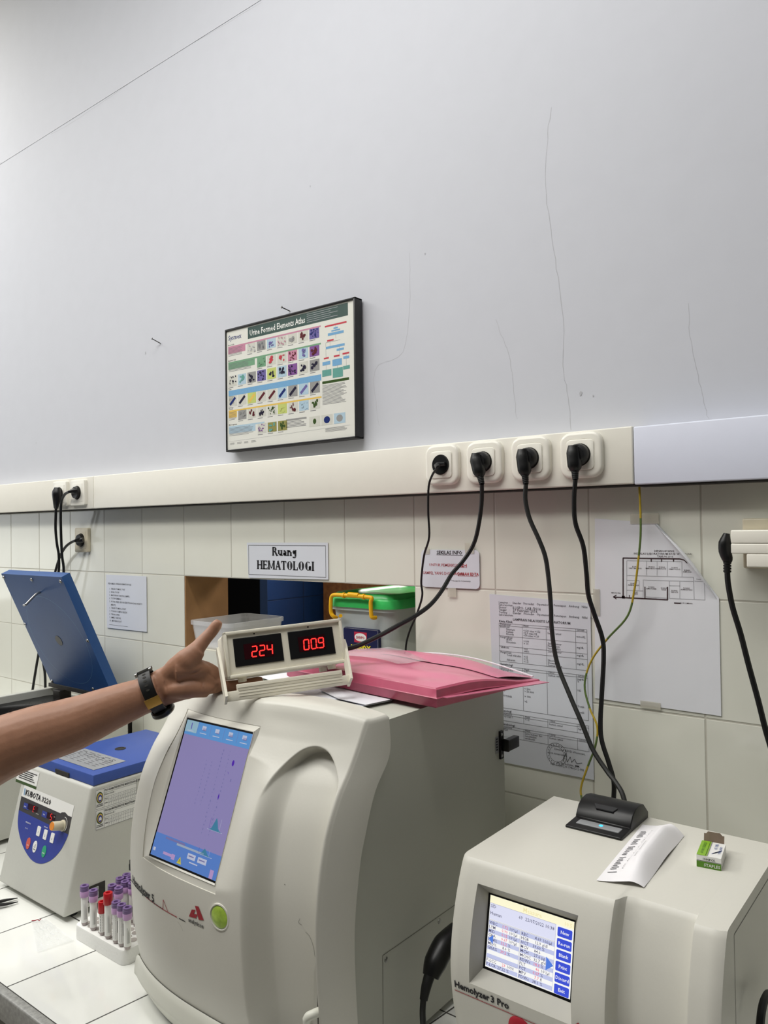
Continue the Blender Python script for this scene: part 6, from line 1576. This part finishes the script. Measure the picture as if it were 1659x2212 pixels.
# skin creases of palm, thumb web and wrist pressed into the surface
CR = [([(396, 1457, 0), (414, 1455, 0), (428, 1450, 0), (437, 1443, 0)], .0011), ([(447, 1452, 0), (458, 1462, 0), (470, 1472, 0)], .0007), ([(474, 1477, 0), (463, 1489, 0), (457, 1500, 0)], .0011), ([(441, 1468, 0), (437, 1480, 0), (438, 1492, 0)], .0009),
      ([(352, 1448, 0), (356, 1475, 0), (362, 1500, 0)], .0007), ([(402, 1466, 0), (424, 1470, 0), (446, 1484, 0)], .0006), ([(448, 1383, 0), (456, 1371, 0)], .0005)]
CP = []
for L_, dpt in CR:
    QQ = catmull([np.array([u, v, 0.]) for u, v, _ in L_], 10)
    for k, q in enumerate(QQ): CP.append((q[0], q[1], dpt*math.sin(math.pi*(k+.5)/len(QQ))**.7))
CP = np.array(CP); cuv = CP[:, :2]
Vn = np.array(V0); rel = Vn-CAM; dep = rel@AF; U_ = 829.5+FPX*(rel@AR)/dep; W_ = 1106-FPX*(rel@AU)/dep
for i in range(len(Vn)):
    if U_[i] > 355 and W_[i] < 1520 and dep[i] < 1.275:
        d2 = np.hypot(cuv[:, 0]-U_[i], cuv[:, 1]-W_[i]); k = int(np.argmin(d2))
        if d2[k] < 7: Vn[i] += AF*CP[k, 2]*1.7*math.exp(-(d2[k]/2.4)**2)
# the hand rests on the analyser's edge and closes against the meter without entering either
MI = np.array(MM.inverted())
for i in range(len(Vn)):
    q = Vn[i]
    if xl-.002 < q[0] < xr and q[1] > S5(min(max(q[0], xl), xr), 1.2574, False)-.012 and q[1] < -.10:
        top_ = (zmap((q[0]-AXC)/AHW, 1.2574) if q[1] < -.4539 else 1.2515)+.0062
        if 1.18 < q[2] < top_: Vn[i][2] = top_-.0012*(top_-q[2])/.08
    p_ = MI[:3, :3]@Vn[i]+MI[:3, 3]
    if abs(p_[0]) < HW_+.002 and abs(p_[1]) < HH_+.002 and -.082 < p_[2] < .005:
        db, dl = p_[1]+HH_+.002, p_[0]+HW_+.002
        if db < dl: p_[1] -= db
        else: p_[0] -= dl
        Vn[i] = np.array(MM)[:3, :3]@p_+np.array(MM)[:3, 3]
arm = MB().add([tuple(q) for q in Vn], F_).build('arm_and_hand', 'skin', pe, smooth=180)
# thumbnail edge
tn0 = at(476, 1337, 1.272)
# fine dark hairs at the top of the forearm
g = MB(); rn = random.Random(21)
for k in range(240):
    s = rn.random(); u = -10+150*s+rn.uniform(-6, 6); d_ = 1.20+.03*s
    v = np.interp(u, [-20, 0, 40, 100, 160], [1556, 1548, 1528, 1517, 1506])+rn.uniform(-3, 10)
    a = at(u, v, d_-.006+.02*rn.random()); e = (AR*rn.uniform(.2, 1)+AU*rn.uniform(.1, .9))*.0055
    g.tube([a, a+e*.6, a+e+AR*.0012], [.00013, .00011, .00004], 3, 0)
g.build('arm_hair', 'hair_dark', pe)['kind'] = 'stuff'

# ------------------------------------------------------------------ wrist watch
wc_ = at(330, 1493, 1.250); wa = at(395, 1463, 1.256)-at(265, 1522, 1.243); wa /= np.linalg.norm(wa)
wu = AU-wa*(AU@wa); wu /= np.linalg.norm(wu); ww_ = np.cross(wa, wu); ww_ = ww_ if ww_@AF < 0 else -ww_   # ww_ points to the viewer
wt = thing('wrist_watch', 'black strap wrist watch with gold keeper worn on the wrist', 'watch', tuple(wc_))
RA_, RB_ = px_(43.5), px_(43.5)*.80
def wr(ang, s, e): return tuple(wc_+wa*s+wu*(RA_+e)*math.cos(ang)+ww_*(RB_+e)*math.sin(ang))
g = MB(); N_ = 48; prof_ = [(-.0105, .0002), (-.0100, .0024), (.0100, .0024), (.0105, .0002)]
vv = [wr(2*math.pi*k/N_, s, e) for k in range(N_) for s, e in prof_]; np_ = len(prof_)
g.add(vv, [(k*np_+i, k*np_+(i+1) % np_, ((k+1) % N_)*np_+(i+1) % np_, ((k+1) % N_)*np_+i) for k in range(N_) for i in range(np_)]).build('strap', 'black_rubber', wt, smooth=50)
for k in range(5):
    a0 = math.radians(24+13*k); c = np.array(wr(a0, .0005, .0025)); n_ = (wu*math.cos(a0)*RB_+ww_*math.sin(a0)*RA_); n_ /= np.linalg.norm(n_); t_ = np.cross(n_, wa)
    pts = [tuple(c+wa*.0030*math.cos(q)+t_*.0017*math.sin(q)+n_*.0003) for q in np.linspace(0, 2*math.pi, 14)[:-1]]
    MB().poly(pts).build('strap_hole', 'gap_dark', wt, smooth='flat')
def band(a0, a1, s0, s1, e0, e1, name, m):
    g = MB(); n_ = 10; vv = []
    for k in range(n_+1):
        a = math.radians(a0+(a1-a0)*k/n_)
        vv += [wr(a, s0, e0), wr(a, s0, e1), wr(a, s1, e1), wr(a, s1, e0)]
    g.add(vv, [(k*4+i, k*4+(i+1) % 4, (k+1)*4+(i+1) % 4, (k+1)*4+i) for k in range(n_) for i in range(4)]+[(0, 1, 2, 3), (n_*4+3, n_*4+2, n_*4+1, n_*4)])
    return g.build(name, m, wt, smooth=50)
band(98, 124, -.0120, .0120, .0020, .0042, 'keeper', 'gold')
band(2, 16, -.0140, -.0100, .0, .0058, 'lug', 'steel'); band(2, 16, .0100, .0140, .0, .0058, 'lug', 'steel'); band(-6, 6, -.014, .014, .0015, .0060, 'spring_bar', 'steel')
cc_ = np.array(wr(math.radians(196), 0, .003)); cn = (wu*math.cos(math.radians(196))*RB_+ww_*math.sin(math.radians(196))*RA_); cn /= np.linalg.norm(cn)
cs = MB().lathe([(.0165, -.004), (.0190, -.002), (.0190, .004), (.0165, .0066), (.0, .0068)], cc_, cn, 36, caps=False).build('case', 'black_plastic', wt)
MB().lathe([(.0192, .0034), (.0198, .0046), (.0192, .0058), (.0176, .0064)], cc_, cn, 36, caps=False).build('bezel', 'steel', wt)
